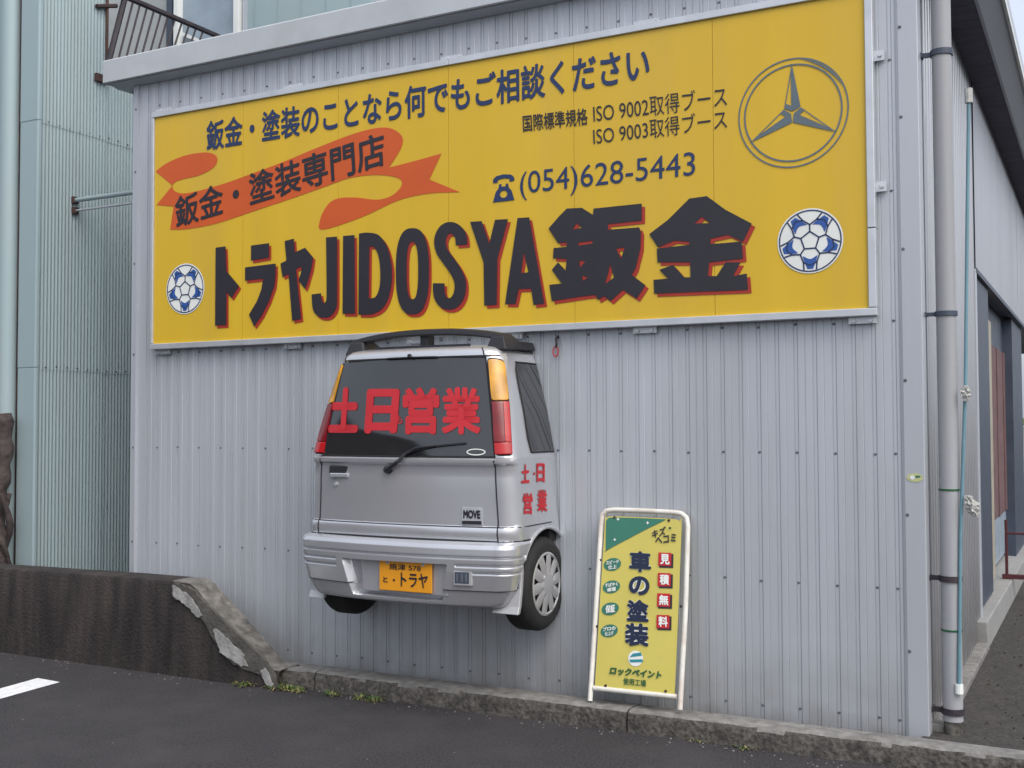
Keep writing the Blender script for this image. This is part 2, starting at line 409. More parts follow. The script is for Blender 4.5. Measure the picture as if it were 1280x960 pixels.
# left gable side of the workshop
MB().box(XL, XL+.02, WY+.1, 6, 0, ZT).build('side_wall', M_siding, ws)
# screws
b = MB()
def screw(bb, x, y, z, r=.0085):
    bb.lathe([(0, -.006), (r*.7, -.006), (r, -.002), (r*1.3, .001)], (x, y, z), 'y', 6)
for z in (.155, .865, 1.60, 2.33, 3.05, 3.78, 4.28):
    for j in range(-1, 27):
        x = X0+2*P*j
        if edge < x < 5.56: screw(b, x, WY+.005, z+(random.random()-.5)*.01)
    screw(b, 5.60, WY-.014, z-.33); screw(b, X0+P*51, WY+.005, z); screw(b, XL+.03, WY-.014, z)
stuff(b.build('screws', M_screw, ws))
# dark drip slot and fascia along the top of the front wall
MB().prism([(-.40, WY-.02, 4.468), (-.40, -.04, 4.49), (-.40, -.04, 4.50), (-.40, WY+.3, 4.51), (-.40, WY+.3, 4.475)], (XR+.40+.1, 0, 0)).build('eave_soffit', M_trim, ws)
for x0_, x1_, k_ in ((-.43, 3.55, 0), (3.553, XR+.1, .002)):
    b = MB(); b.prism([(x0_, -.07, 4.49-k_), (x0_, -.075, 4.495-k_), (x0_, -.075, 4.665-k_), (x0_, -.068, 4.675-k_), (x0_, WY+.1, 4.68-k_), (x0_, WY+.1, 4.67-k_), (x0_, -.055, 4.66-k_), (x0_, -.055, 4.49-k_)], (x1_-x0_, 0, 0)); b.build('fascia_board', M_fascia, ws)
MB().box(-.436, -.431, -.074, WY+.8, 4.492, 4.674).build('fascia_board', M_fascia, ws)
b = MB(); b.tube([(-.30, .12, 4.455), (-.26, .95, 4.45)], .018, 10); b.build('eave_pipe', M_rust, ws)
b = MB(); b.box(-.30, XR+.2, WY+.1, 2.95, 4.52, 4.60); b.build('roof', M_fascia, ws)

# right-hand (yard) side: ribbed wall, opening, header, soffit, gutter
def sideg(y0, y1, z0, z1, x, pitch=.1078, gw=.05, gd=.02):
    pts = [(x, y0)]; y = y0+.04
    while y+gw < y1:
        pts += [(x, y), (x-gd, y+.012), (x-gd, y+gw), (x, y+gw+.012)]; y += pitch
    pts.append((x, y1)); n = len(pts); bb = MB()
    bb.add([(a, c, z0) for a, c in pts]+[(a, c, z1) for a, c in pts], [(i, i+1, n+i+1, n+i) for i in range(n-1)])
    bb.add([(x-.04, y0, z0), (x-.04, y1, z0), (x-.04, y1, z1), (x-.04, y0, z1)], [(0, 3, 2, 1)])
    return bb
YO = at(1222, 500, 0, XR).y       # where the opening begins
sideg(WY+.11, 1.5, .09, 4.55, XR-.004).build('side_wall', M_side, ws)
sideg(1.503, YO, .09, 4.55, XR-.004).build('side_wall', M_side, ws)
MB().box(XR-.05, XR+.006, YO-.04, YO+.05, .09, 2.96).build('door_jamb', M_trim, ws, bevel=.004)
for a, c in ((YO+.0, 5.2), (5.203, 7.8), (7.803, 11), (11.003, 15)):
    sideg(a, c, 2.97, 4.55, XR+.004, .09, .03, .012).build('header_panel', M_side, ws)
MB().box(XR-.06, XR+.010, YO, 15, 2.935, 2.972).build('header_edge', M_darksteel, ws)
# soffit boards (each one crosses the overhang), outer fascia and gutter lip
y = .2
SZ = 4.43
while y < 15:
    MB().box(XR-.03, 5.895, y, y+.145, SZ, SZ+.02).build('soffit_board', M_soffit, ws); y += .15
b = MB(); b.prism([(5.885, -.10, SZ-.012), (5.905, -.10, SZ-.012), (6.02, -.10, SZ+.085), (6.02, -.10, SZ+.30), (5.99, -.10, SZ+.30), (5.99, -.10, SZ+.10), (5.885, -.10, SZ+.03)], (0, 15.1, 0)); b.build('eave_gutter', M_darksteel if False else M_trim, ws)
b = MB(); b.box(6.021, 6.04, -.12, 15, SZ+.075, SZ+.11); b.build('gutter_lip', M_white, ws)
b = MB(); b.add([(XL-.1, .2, 4.75), (6.0, .2, 4.75), (6.0, 15, 4.75), (XL-.1, 15, 4.75)], [(0, 1, 2, 3)])
MB().box(3.4, 6.0, .0, 15, 4.70, 4.74).build('roof', M_fascia, ws)
# interior behind the opening
yA, yB, yC, yD = at(1238.5, 560, 0, XR-.02).y, at(1241.5, 560, 0, XR-.07).y, at(1258.5, 560, 0, XR-.13).y, at(1267.5, 560, 0, XR-.04).y
MB().box(XR-.50, XR-.02, YO+.052, yA, .30, 2.935).build('door_post', M_darksteel, ws, bevel=.006)
MB().box(XR-.12, XR-.07, yA+.01, yB, .33, 2.72).build('door_edge_strip', M_cream, ws)
for i in range(6):
    a = lerp(yB+.03, yC, i/6); c = lerp(yB+.03, yC, (i+1)/6)-.012
    MB().box(XR-.16, XR-.13+(i % 2)*.012, a, c, .80, 2.55).build('door_panel', M_shutter, ws, bevel=.004)
    MB().box(XR-.16, XR-.135, a, c, .34, .785).build('door_panel', M_curtain, ws)
    MB().box(XR-.17, XR-.14, a, c, 2.56, 2.935).build('door_panel', M_darksteel, ws)
MB().box(XR-.14, XR-.04, yD, yD+1.6, .2, 2.935).build('door_post', M_darksteel, ws)
MB().box(.25, XR-.065, .6, 14.7, 2.95, 2.97).build('ceiling', M_darksteel, ws)
MB().box(.2, .24, .6, 15, .1, 4.4).build('inner_wall', M_greywall, ws)
MB().box(.2, XR-.06, 14.8, 14.9, .1, 1.7).build('inner_wall', M_greywall, ws)
# oval sticker on the corner trim
sx = at(1143.5, 597, 1, WY-.016)
st = flat(fill([circ(0, 0, .042, 24, .024)]), lambda a, c: Vector((sx.x+a, WY-.0165, sx.z+c)), 'sticker', M_sticker, ws)
flat(fill([circ(-.012, 0, .013, 14, .012)]), lambda a, c: Vector((sx.x+a, WY-.0185, sx.z+c)), 'sticker_mark', M_white, ws, st)
flat(fill([circ(.016, .006, .014, 14, .006)]), lambda a, c: Vector((sx.x+a, WY-.0185, sx.z+c)), 'sticker_mark', M_green, ws, st)
# downpipe with clamps
dp = Vector((5.80, .17, 0)); RP = .052
b = MB(); b.tube([(dp.x, dp.y, .16), (dp.x, dp.y, 1.9), (dp.x, dp.y, 4.20)], RP, 20); pipe = b.build('downpipe', M_pvc, ws, smooth=True)
b = MB(); b.tube([(dp.x, dp.y, .085), (dp.x, dp.y, .2)], RP*.93, 20); b.build('pipe_foot', M_conc, ws, pipe, smooth=True)
b = MB(); b.tube([(dp.x, dp.y, 4.16), (dp.x, dp.y, 4.24), (dp.x+.01, dp.y, 4.30), (dp.x+.08, dp.y-.02, 4.40), (dp.x+.13, dp.y-.02, 4.50)], RP*1.16, 18, rr=[RP*1.12, RP*1.16, RP*1.2, RP*1.3, RP*1.35]); b.build('pipe_elbow', M_pvc, ws, pipe, smooth=True)
for pv, mm, dd in ((65, M_darksteel, .016), (392, M_darksteel, .013), (723, M_rail, .016), (888, M_rail, .017)):
    z = at(1188, pv, 1, dp.y).z
    b = MB(); b.lathe([(RP+.001, -dd), (RP+.008, -dd), (RP+.008, dd), (RP+.001, dd)], (dp.x, dp.y, z), 'z', 22)
    b.box(XR-.01, dp.x-RP+.01, dp.y-.008, dp.y+.008, z-dd*.8, z+dd*.8)
    b.box(XR+.0, XR+.012, dp.y-.03, dp.y+.03, z-dd*.9, z+dd*.9)
    b.build('pipe_clamp', mm, ws, pipe)
for pv in (612, 787):
    z = at(1188, pv, 1, dp.y).z
    b = MB(); b.lathe([(RP+.001, -.005), (RP+.003, -.005), (RP+.003, .005), (RP+.001, .005)], (dp.x, dp.y, z), 'z', 22)
    b.build('tape_band', M_dgreen, ws, pipe)
# pole tied beside the downpipe
pa = at(1211, 122, 1, .20); pb = at(1199, 860, 1, .12)
pl = thing('pole', 'thin blue-green pole leaning beside the grey downpipe', 'pole', pb)
b = MB(); b.tube([pb, lerp(pb, pa, .25)+Vector((-.006, 0, 0)), lerp(pa, pb, .5)+Vector((.007, 0, 0)), lerp(pb, pa, .8)+Vector((.002, 0, 0)), pa], .0095, 10); b.build('shaft', M_tealpole, pl, smooth=True)
b = MB(); b.tube([pb-Vector((0, 0, .03)), pb+Vector((0, 0, .02))], .021, 10); b.build('end_cap', M_white, pl)
b = MB(); b.tube([pa+Vector((0, 0, .05)), pa-Vector((0, 0, .03))], .02, 8); b.build('end_cap', M_rag, pl)
def rag(us, vs_, tilt, lab, size):
    c = at(us, vs_, 1, .16); c.y = .13
    bb = MB(); rnd = random.Random(int(us*7+vs_))
    def fn(i, j):
        a = i*2*math.pi; r = size*(.5+.9*math.sin(j*math.pi)**.7)*(1+.9*noise.noise(Vector((math.cos(a)*2.5, math.sin(a)*2.5, j*7+us)))+.4*noise.noise(Vector((math.cos(a)*7, math.sin(a)*7, j*14))))
        return c+Vector((math.cos(a)*r*.55+tilt*j*size, math.sin(a)*r*.35, (0.5-j)*size*3.4))
    bb.grid(fn, 36, 30); o = bb.build('rag', M_rag, None, smooth=True)
    return tag(o, lab, 'rag')
rag(1207, 492, .4, 'pale crumpled rag tied high on the pole, level with the side window of the car', .026)
rag(1211, 632, 1.1, 'longer pale rag hanging from the pole above the low clamp', .034)

# concrete step in front of the side opening
b = MB(); b.prism([(4.2, 2.75, .05), (5.76, 2.75, .05), (5.75, 2.75, .28), (4.2, 2.75, .30)], (0, 12, 0)); struct(b.build('concrete_step', M_slab, bevel=.01))
b = MB(); b.box(XR-.02, 5.765, WY+.11, 2.745, .05, .13); struct(b.build('concrete_footing', M_concl, bevel=.008))

# ============================================================ YELLOW SIGNBOARD
sg = thing('signboard', 'long yellow billboard with black and blue Japanese lettering above the car', 'sign', (2.74, 0, 2.36))
xl_, xr_ = at(193, 290, 1, 0).x, at(1085, 300, 1, 0).x
zb_, zt_ = 2.400, 4.165
W6 = [xl_, .91, 1.82, 2.73, 3.64, 4.55, xr_]
W6[1:6] = [at(x, 400, 1, 0).x for x in (303, 422.5, 561, 718.7, 894)]
for a, c in zip(W6, W6[1:]):
    MB().box(a+.0012, c-.0012, .0, .012, zb_, zt_).build('sign_panel', M_yellow, sg)
FW = .043
def rail(x0, x1, z0, z1): return MB().box(x0, x1, -.016, .045, z0, z1).build('frame_rail', M_alu, sg, bevel=.004)
rail(xl_-FW*.6, 2.73, zb_-FW, zb_); rail(2.733, xr_+FW, zb_-FW, zb_)
rail(xl_-FW*.6, 2.73, zt_, zt_+FW); rail(2.733, xr_+FW, zt_, zt_+FW)
rail(xl_-FW*.6, xl_, zb_+.002, zt_-.002); rail(xr_, xr_+FW, zb_+.002, 2.838); rail(xr_, xr_+FW, 2.842, zt_-.002)
MB().box(xl_, xr_, .014, .04, zb_, zt_).build('backing', M_trim, sg)
for (u, v) in ((205, 139), (367, 107), (565, 72), (808, 28)):
    p = at(u, v, 1, .03); bb = MB(); bb.box(p.x-.085, p.x+.085, .028, .043, zt_+FW, zt_+FW+.035)
    for dx in (-.04, .05): bb.lathe([(0, -.012), (.012, -.012), (.014, 0)], (p.x+dx, .028, zt_+FW+.02), 'y', 8)
    bb.build('bracket', M_alu, sg)
for (u, v) in ((203, 438), (365, 430), (520, 425), (640, 421), (806, 411), (1078, 399)):
    p = at(u, v, 1, .03); bb = MB(); bb.box(p.x-.075, p.x+.075, .028, .046, zb_-FW-.038, zb_-FW)
    for dx in (-.045, .045): bb.lathe([(0, -.012), (.011, -.012), (.013, 0)], (p.x+dx, .028, zb_-FW-.022), 'y', 8)
    bb.build('bracket', M_alu, sg)
for v in (69, 233):
    p = at(1101, v, 1, .03); bb = MB(); bb.box(xr_+FW, xr_+FW+.055, .028, .045, p.z-.028, p.z+.028)
    bb.lathe([(0, -.012), (.010, -.012), (.013, 0)], (xr_+FW+.03, .028, p.z), 'y', 8); bb.build('bracket', M_alu, sg)

def s3(u, v, y=-.003): return at(u, v, 1, y)
def stext(s, BL, BR, TL, m, off=.0, y=-.003, sp=1.0, lab=None):
    o = flat(text2d(s, off, sp=sp), quadmap(s3(*BL, y), s3(*BR, y), s3(*TL, y)), 'lettering', m, sg)
    return o
def sfill(loops, m, name, y=-.003, dx=0, dz=0, world=False, parent=None):
    L3 = loops if world else [[((q := s3(u, v, y)).x, q.z) for u, v in lp] for lp in loops]
    return flat(fill(L3, 1), lambda a, c: Vector((a+dx, y, c+dz)), name, m, sg, parent)
c2 = lambda pts: [((160+p[0]/2.667, 80+p[1]/2.667)+tuple(p[2:])) for p in pts]
c5 = lambda pts: [((560+p[0]/3.2, 220+p[1]/3.2)+tuple(p[2:])) for p in pts]
# orange ribbon
rib = c2([(140,552,1),(152,475,1),(95,470,1),(148,405,1),(92,358,1),(130,330),(190,305),(250,295),(285,300),(298,318),(285,345),(240,370),(180,385),(155,395),(148,410),(160,426),(200,430),(300,405),(400,370),(520,325),(640,275),(760,230),(840,212),(885,218),(915,245),(908,285),(870,345,1),(960,322),(1045,298,1),(1005,385,1),(1107,427,1),(1000,432),(900,455),(780,510),(650,552),(640,520),(665,470),(700,448),(760,445),(830,452),(880,438),(912,405),(900,380),(830,370),(740,380),(640,415),(540,450),(420,490),(300,530),(200,550)])
sfill([spl(rib, 5)], M_orange, 'ribbon', -.0022)
# smaller lettering
stext('鈑金・塗装のことなら何でもご相談ください', (258, 189), (812, 101), (258, 151), M_navy, .022, -.004)
bl, br = s3(221, 286, -.0045), s3(484, 208, -.0045)
stext('鈑金・塗装専門店', (220, 286), (482, 207), (218, 246), M_black, .02, -.0045)
stext('国際標準規格', (654, 165), (735, 156), (653, 144), M_black, .012, -.004)
stext('ISO 9002取得ブース', (742, 154), (909, 133), (741, 129), M_black, 0, -.004)
stext('ISO 9003取得ブース', (742, 182), (909, 161), (741, 158), M_black, 0, -.004)
stext('(054)628-5443', (650, 251), (869, 228), (650, 215), M_navy, 0, -.004)
# telephone pictogram
def phone():
    f = lambda pts: [(616+p[0]*27, 253-p[1]*33+(-3*p[0])) for p in pts]
    body = f([(.0, 0), (1, 0), (.86, .38), (.74, .50), (.70, .66), (.60, .66), (.60, .56), (.40, .56), (.40, .66), (.30, .66), (.26, .50), (.14, .38)])
    hand = f([(.0, .74), (.02, .88), (.16, .98), (.5, 1.02), (.84, .98), (.98, .88), (1, .74), (.78, .72), (.76, .84), (.5, .87), (.24, .84), (.22, .72)])
    dial = f(circ(.5, .27, .17, 20, .14))
    sfill([body, dial], M_navy, 'telephone_symbol', -.004); sfill([hand], M_navy, 'telephone_symbol', -.004)
phone()
# big hand-cut name
big = []
big.append([c2([(292,612),(325,608),(328,690),(370,740),(345,780),(328,760),(328,870),(290,872)])])
big.append([c2([(410,605),(470,597),(470,645),(410,655)])])
big.append([c2([(390,678),(492,665),(492,700),(488,740),(470,790),(445,840),(420,875),(403,835),(430,790),(445,750),(450,715),(390,722)])])
big.append([c2([(522,590),(553,582),(556,628),(590,612),(617,645),(612,680),(598,730),(590,750),(568,722),(578,690),(578,675),(560,683),(577,850),(547,856),(535,700),(515,710),(508,665),(528,655)])])
big.append([spl(c2([(660,578,1),(697,575,1),(697,770),(693,815),(672,842),(640,843),(617,820),(612,768,1),(643,764,1),(647,788),(655,796),(661,784),(662,740)]), 4)])
big.append([c2([(717,573),(755,570),(757,832),(715,832)])])
big.append([spl(c2([(770,565,1),(800,562),(835,570),(862,605),(877,660),(880,715),(870,775),(848,815),(812,834),(768,835,1)]), 4), spl(c2([(805,608,1),(822,612),(836,645),(841,695),(838,745),(825,776),(803,782,1)]), 4)])
def sup(cx, cy, rx, ry, e=2.6, n=40):
    o = []
    for i in range(n):
        a = i*2*math.pi/n; ca, sa = math.cos(a), math.sin(a)
        o.append((cx+rx*math.copysign(abs(ca)**(2/e), ca), cy+ry*math.copysign(abs(sa)**(2/e), sa)))
    return o
big.append([sup(515.5, 339, 20.8, 54), sup(515.5, 338, 7.2, 36)])
sc = [(577, 306, 1), (575, 293), (566, 285), (556, 287), (550, 299), (552, 313), (560, 325), (569, 338), (575, 352), (574, 368), (566, 379), (555, 378), (549, 368), (548.5, 354, 1)]
cl = []
for i in range(len(sc)-1):
    p1, p2 = sc[i], sc[i+1]; p0 = sc[max(i-1, 0)]; p3 = sc[min(i+2, len(sc)-1)]
    for kk in range(4):
        t = kk/4; cl.append(tuple(.5*((2*p1[j])+(-p0[j]+p2[j])*t+(2*p0[j]-5*p1[j]+4*p2[j]-p3[j])*t*t+(-p0[j]+3*p1[j]-3*p2[j]+p3[j])*t**3) for j in (0, 1)))
cl.append(sc[-1][:2])
big.append([stroke(cl, 14.5)])
big.append([c5([(88,183),(135,180),(165,270),(188,175),(240,172),(198,330),(195,515),(145,518),(142,345)])])
big.append([c5([(278,168),(325,165),(385,510),(342,515),(332,450),(283,452),(270,512),(228,512)]), c5([(303,305),(322,385),(293,388)])])
big.append([c5([(402,210),(445,160),(475,130),(535,127),(580,155),(582,130),(775,110),(775,178),(640,192),(640,215),(765,205),(772,225),(770,290),(750,370),(735,395),(790,437),(755,490),(700,455),(650,500),(625,480),(600,495),(590,475),(545,480),(415,500),(405,435),(455,430),(415,375),(440,345),(470,378),(475,332),(420,328),(422,288),(475,283),(475,265),(440,268)]),
            c5([(498,213),(515,188),(537,208)]), c5([(522,266),(578,258),(578,270),(522,278)]), c5([(672,290),(707,285),(692,330)]), c5([(648,352),(664,405),(628,432),(640,392)]), c5([(535,398),(562,405),(540,418)]), c5([(526,338),(550,340),(528,366)])])
big.append([c5([(805,232),(880,175),(965,90),(1035,80),(1110,135),(1215,190),(1180,262),(1120,235),(1050,250),(1050,272),(1175,262),(1180,330),(1045,345),(1040,400),(1075,400),(1110,345),(1170,345),(1140,400),(1195,390),(1200,455),(825,470),(822,415),(880,410),(845,375),(900,355),(945,405),(970,405),(968,345),(838,345),(835,290),(965,275),(965,262),(905,258),(840,285)]), c5([(985,190),(1015,163),(1050,188)])])
for lp in big:
    dk = sfill(lp, M_black, 'letter', -.0065)
    sfill(lp, M_red, 'letter_shadow', -.0035, .021, -.021, parent=dk)
# three-pointed star in a ring
ec = s3(990.5, 141); ER = (s3(1060, 141).x-s3(921.5, 141).x)/2
def ew(a, r): return (ec.x+r*math.sin(a), ec.z+r*math.cos(a))
def ringloop(r): return [ew(i*2*math.pi/72, r) for i in range(72)]
em = sfill([ringloop(ER), ringloop(ER*.974)], M_emblem, 'emblem', -.004, world=True)
sfill([ringloop(ER*.892), ringloop(ER*.862)], M_emblem, 'emblem_ring', -.004, world=True, parent=em)
sfill([[ew(.15+i*.08, ER*(.965)) for i in range(14)]+[ew(1.19-i*.08, ER*(.965-.04*math.sin(math.pi*i/13))) for i in range(14)]], M_emblem, 'emblem_ring', -.0046, world=True, parent=em)
for k in range(3):
    a = k*2*math.pi/3
    tip = ew(a, ER*.91); inn1 = ew(a-math.pi/3, ER*.175); inn2 = ew(a+math.pi/3, ER*.175); cc = ew(a, ER*.02)
    # light half as outline, dark half solid
    def mixp(p, q, t): return (lerp(p[0], q[0], t), lerp(p[1], q[1], t))
    solid = [tip, inn2, cc] if k != 2 else [tip, inn1, cc]
    other = [tip, inn1, cc] if k != 2 else [tip, inn2, cc]
    sfill([[mixp(p, ((solid[0][0]+solid[1][0]+solid[2][0])/3, (solid[0][1]+solid[1][1]+solid[2][1])/3), .025) for p in solid]], M_emblem, 'emblem_point', -.004, world=True, parent=em)
    g = ((other[0][0]+other[1][0]+other[2][0])/3, (other[0][1]+other[1][1]+other[2][1])/3)
    sfill([[mixp(p, g, .03) for p in other], [mixp(p, g, .36) for p in other]], M_emblem, 'emblem_point', -.004, world=True, parent=em)
# footballs
def ball(cu, cv, ru):
    c = s3(cu, cv); R = ru
    def wp(a, r): return (c.x+R*r*math.sin(a), c.z+R*r*math.cos(a))
    base = sfill([[wp(i*2*math.pi/48, 1) for i in range(48)]], M_white, 'football_emblem', -.0035, world=True)
    def part(loops, m): sfill(loops, m, 'football_seam' if m is M_emblem or m is M_navy else 'football_patch', -.0055, world=True, parent=base)
    part([[wp(i*2*math.pi/48, .955) for i in range(48)], [wp(i*2*math.pi/48, .915) for i in range(48)]], M_navy)
    segs = []
    A = 2*math.pi/5
    for k in range(5):
        p, q = wp(k*A, .29), wp((k+1)*A, .29); segs.append((p, q))
        n1 = wp(k*A, .50); segs.append((p, n1))
        l, r = wp(k*A-.32, .68), wp(k*A+.32, .68); segs += [(n1, l), (n1, r)]
        segs += [(l, wp(k*A-.42, .91)), (r, wp(k*A+.42, .91))]
        segs.append((r, wp(k*A+A/2, .76))); segs.append((wp((k+1)*A-.32, .68), wp(k*A+A/2, .76)))
        mid = k*A+A/2
        tri = spl([wp(mid-.47, .50)+(1,), wp(mid, .56), wp(mid+.47, .50)+(1,), wp(mid+.29, .64), wp(mid+.10, .87)+(1,), wp(mid-.10, .87)+(1,), wp(mid-.29, .64)], 4)
        sfill([tri], M_blue, 'football_patch', -.0050, world=True, parent=base)
    bb = MB()
    for p, q in segs:
        dx, dz = q[0]-p[0], q[1]-p[1]; l = math.hypot(dx, dz); nx, nz = -dz/l*R*.022, dx/l*R*.022
        bb.add([(p[0]+nx, -.006, p[1]+nz), (p[0]-nx, -.006, p[1]-nz), (q[0]-nx, -.006, q[1]-nz), (q[0]+nx, -.006, q[1]+nz)], [(0, 1, 2, 3)])
    bb.build('football_seam', M_navy, sg, base, fixn=False)
ball(1012.5, 301, (s3(1054, 301).x-s3(971.5, 301).x)/2)
ball(231.5, 361, (s3(255.5, 361).x-s3(208, 361).x)/2)

# small hook hanging on the wall right of the spoiler
p = at(697, 425, 1, WY-.01)
hk = tag(MB().tube([p+Vector((0, .02, .02)), p+Vector((0, -.02, .01)), p+Vector((.004, -.025, -.03)), p+Vector((.0, -.02, -.05))], .008, 8).build('hook', M_plastic), 'small black hook on the wall right of the car spoiler', 'hook')
b = MB(); pts = [p+Vector((-.004+.018*math.sin(i*.63), -.022, -.075+.032*math.cos(i*.63))) for i in range(11)]
tag(b.tube(pts, .0045, 6).build('hook_ring', M_cutred), 'small red loop dangling from the black wall hook', 'ring')

# ============================================================ CAR REAR MOUNTED ON THE WALL
XC = 2.735
car = thing('car', 'rear half of a silver hatchback mounted on the ribbed wall', 'car', (XC, WY, .5))
Wt = [(.65, .735), (.8, .76), (1.0, .772), (1.16, .765), (1.35, .752), (1.57, .742), (1.85, .688), (2.08, .630), (2.17, .606), (2.215, .588), (2.245, .556), (2.26, .51)]
Yt = [(1.0, -.595), (1.09, -.605), (1.125, -.612), (1.158, -.606), (1.166, -.592), (1.20, -.592), (1.45, -.592), (1.525, -.588), (1.535, -.606), (1.560, -.607), (1.572, -.587), (1.70, -.566), (2.17, -.460), (2.185, -.457), (2.1855, -.470), (2.19, -.470), (2.215, -.464), (2.24, -.435), (2.255, -.38), (2.26, -.34)]
def Rc(z): return tab([(1.0, .115), (1.57, .10), (2.2, .12)], z)
BOW = .062
def BOWf(z): return tab([(1.2, .058), (1.575, .048), (2.2, .030)], z)
def section(s, z, Wf=None, Yf=None, bow=None, yend=None, dW=0):
    Wd = (Wf or (lambda q: tab(Wt, q)))(z); yr = (Yf or (lambda q: tab(Yt, q)))(z)
    R = Rc(z); sg_ = 1 if s >= 0 else -1; a = abs(s); xe = Wd-R; bow = BOWf(z) if bow is None else bow; ye = yr+bow
    if a <= .7: x = a/.7*xe; y = yr+bow*(a/.7)**2.2
    elif a <= .85:
        th = (a-.7)/.15*math.pi/2; x = xe+R*math.sin(th); y = ye+R*(1-math.cos(th))
    else:
        y1 = .052 if yend is None else yend(z); t = (a-.85)/.15; y = lerp(ye+R, y1, t); x = Wd
    return Vector((XC+sg_*x, y, z))
def nrm(s, z, **k):
    e = 1e-3; du = section(s+e, z, **k)-section(s-e, z, **k); dz = section(s, z+.01, **k)-section(s, z-.01, **k)
    return du.cross(dz).normalized()
def rear_y(x, z):
    Wd = tab(Wt, z); R = Rc(z); xe = Wd-R; dx = abs(x-XC); yr = tab(Yt, z)
    if dx <= xe: return yr+BOWf(z)*(dx/xe)**2.2
    return yr+BOWf(z)+R*(1-math.cos(math.asin(min(1, (dx-xe)/R))))
def on_rear(u, v, off=.008):
    y = -.55
    for _ in range(8):
        p = at(u, v, 1, y); y = rear_y(p.x, p.z)-off
    return at(u, v, 1, y)
def on_side(u, v, off=.006):
    x = XC+.75
    for _ in range(8):
        p = at(u, v, 0, x); x = XC+tab(Wt, p.z)+off
    return at(u, v, 0, x)
def sparam(u, v):
    p = on_rear(u, v, 0); Wd = tab(Wt, p.z); R = Rc(p.z); xe = Wd-R; dx = abs(p.x-XC)
    a = .7*dx/xe if dx < xe else .7+.15*math.asin(min(1, (dx-xe)/R))/(math.pi/2)
    return math.copysign(a, p.x-XC), p.z
svals = [i/40*.7 for i in range(41)]+[.7+.15*(i+1)/10 for i in range(10)]+[.85+.15*(i+1)/14 for i in range(14)]
svals = [-x for x in svals[:0:-1]]+svals
WC = Vector((0, -.14, .79)); AR = .345
def zlow(s):
    if abs(s) > .85:
        y = section(s, 1.1).y; d = AR**2-(y-WC.y)**2
        if d > 0: return max(1.078, WC.z+math.sqrt(d))
    return 1.078
zs = sorted(set([1.078, 1.10, 1.12, 1.14, 1.155, 1.160, 1.168, 1.18, 1.25, 1.35, 1.45, 1.52, 1.527, 1.534, 1.54, 1.55, 1.56, 1.567, 1.573, 1.58, 1.65, 1.75, 1.85, 1.95, 2.05, 2.12, 2.165, 2.172, 2.18, 2.19, 2.20, 2.215, 2.23, 2.24, 2.25, 2.256, 2.26]))
b = MB(); vs = []
for z in zs:
    for s in svals:
        zl = zlow(s); zz = z if z > 1.3 else lerp(zl, 1.3, (z-1.078)/(1.3-1.078))
        vs.append(section(s, zz))
n = len(svals)
fs = [(j*n+i, j*n+i+1, (j+1)*n+i+1, (j+1)*n+i) for j in range(len(zs)-1) for i in range(n-1)]
fs.append(tuple(range((len(zs)-1)*n, len(zs)*n)))
b.add(vs, fs); body = b.build('body', M_silver, car, smooth=True)
def patch(s0, s1, z0, z1, off, m, name, nu=16, nv=16, parent=None, th=.004, rnd=0, rib=0):
    """curved panel lying on the body: s0,s1 functions of z; z0,z1 functions of s-fraction"""
    bb = MB(); g = []
    for j in range(nv+1):
        for i in range(nu+1):
            a, c = i/nu, j/nv
            if rnd:   # rounded corners through a squircle-like mapping
                A, C = a*2-1, c*2-1
                k = max(0, (abs(A)**6)*(abs(C)**6))*rnd
                A *= 1-k; C *= 1-k; a, c = (A+1)/2, (C+1)/2
            z = lerp(z0(a), z1(a), c); s = lerp(s0(z), s1(z), a)
            g.append((section(s, z), nrm(s, z)))
    nn = nu+1
    out = [p+q*(off+(rib if (i_//(nu+1)) % 2 else 0)) for i_, (p, q) in enumerate(g)]
    bb.add(out, [(j*nn+i, j*nn+i+1, (j+1)*nn+i+1, (j+1)*nn+i) for j in range(nv) for i in range(nu)])
    ring = [i for i in range(nn)]+[j*nn+nu for j in range(1, nv+1)]+[nv*nn+i for i in range(nu-1, -1, -1)]+[j*nn for j in range(nv-1, 0, -1)]
    o2 = len(bb.v); kk = len(ring)
    bb.add([out[i] for i in ring]+[g[i][0]-g[i][1]*.004 for i in ring], [(i, (i+1) % kk, kk+(i+1) % kk, kk+i) for i in range(kk)])
    return bb.build(name, m, car, parent, smooth=True)
si_t, zi_t = sparam(608, 453); si_b, zi_b = sparam(618, 571)
def sin_(z): return lerp(si_b, si_t, (z-1.575)/(2.17-1.575))
sl_t, sl_b = abs(sparam(430.5, 458)[0]), abs(sparam(407.5, 566)[0])
def sinl(z): return lerp(sl_b, sl_t, (z-1.575)/(2.17-1.575))
ZG0, ZG1 = 1.578, 2.172
rw = patch(lambda z: -sinl(z)+.002, lambda z: sin_(z)-.002, lambda a: ZG0, lambda a: ZG1+.012*(1-(2*a-1)**2), .006, M_glass, 'rear_window', 36, 14)
def sout(z): return lerp(.800, .815, (z-1.575)/(2.17-1.575))
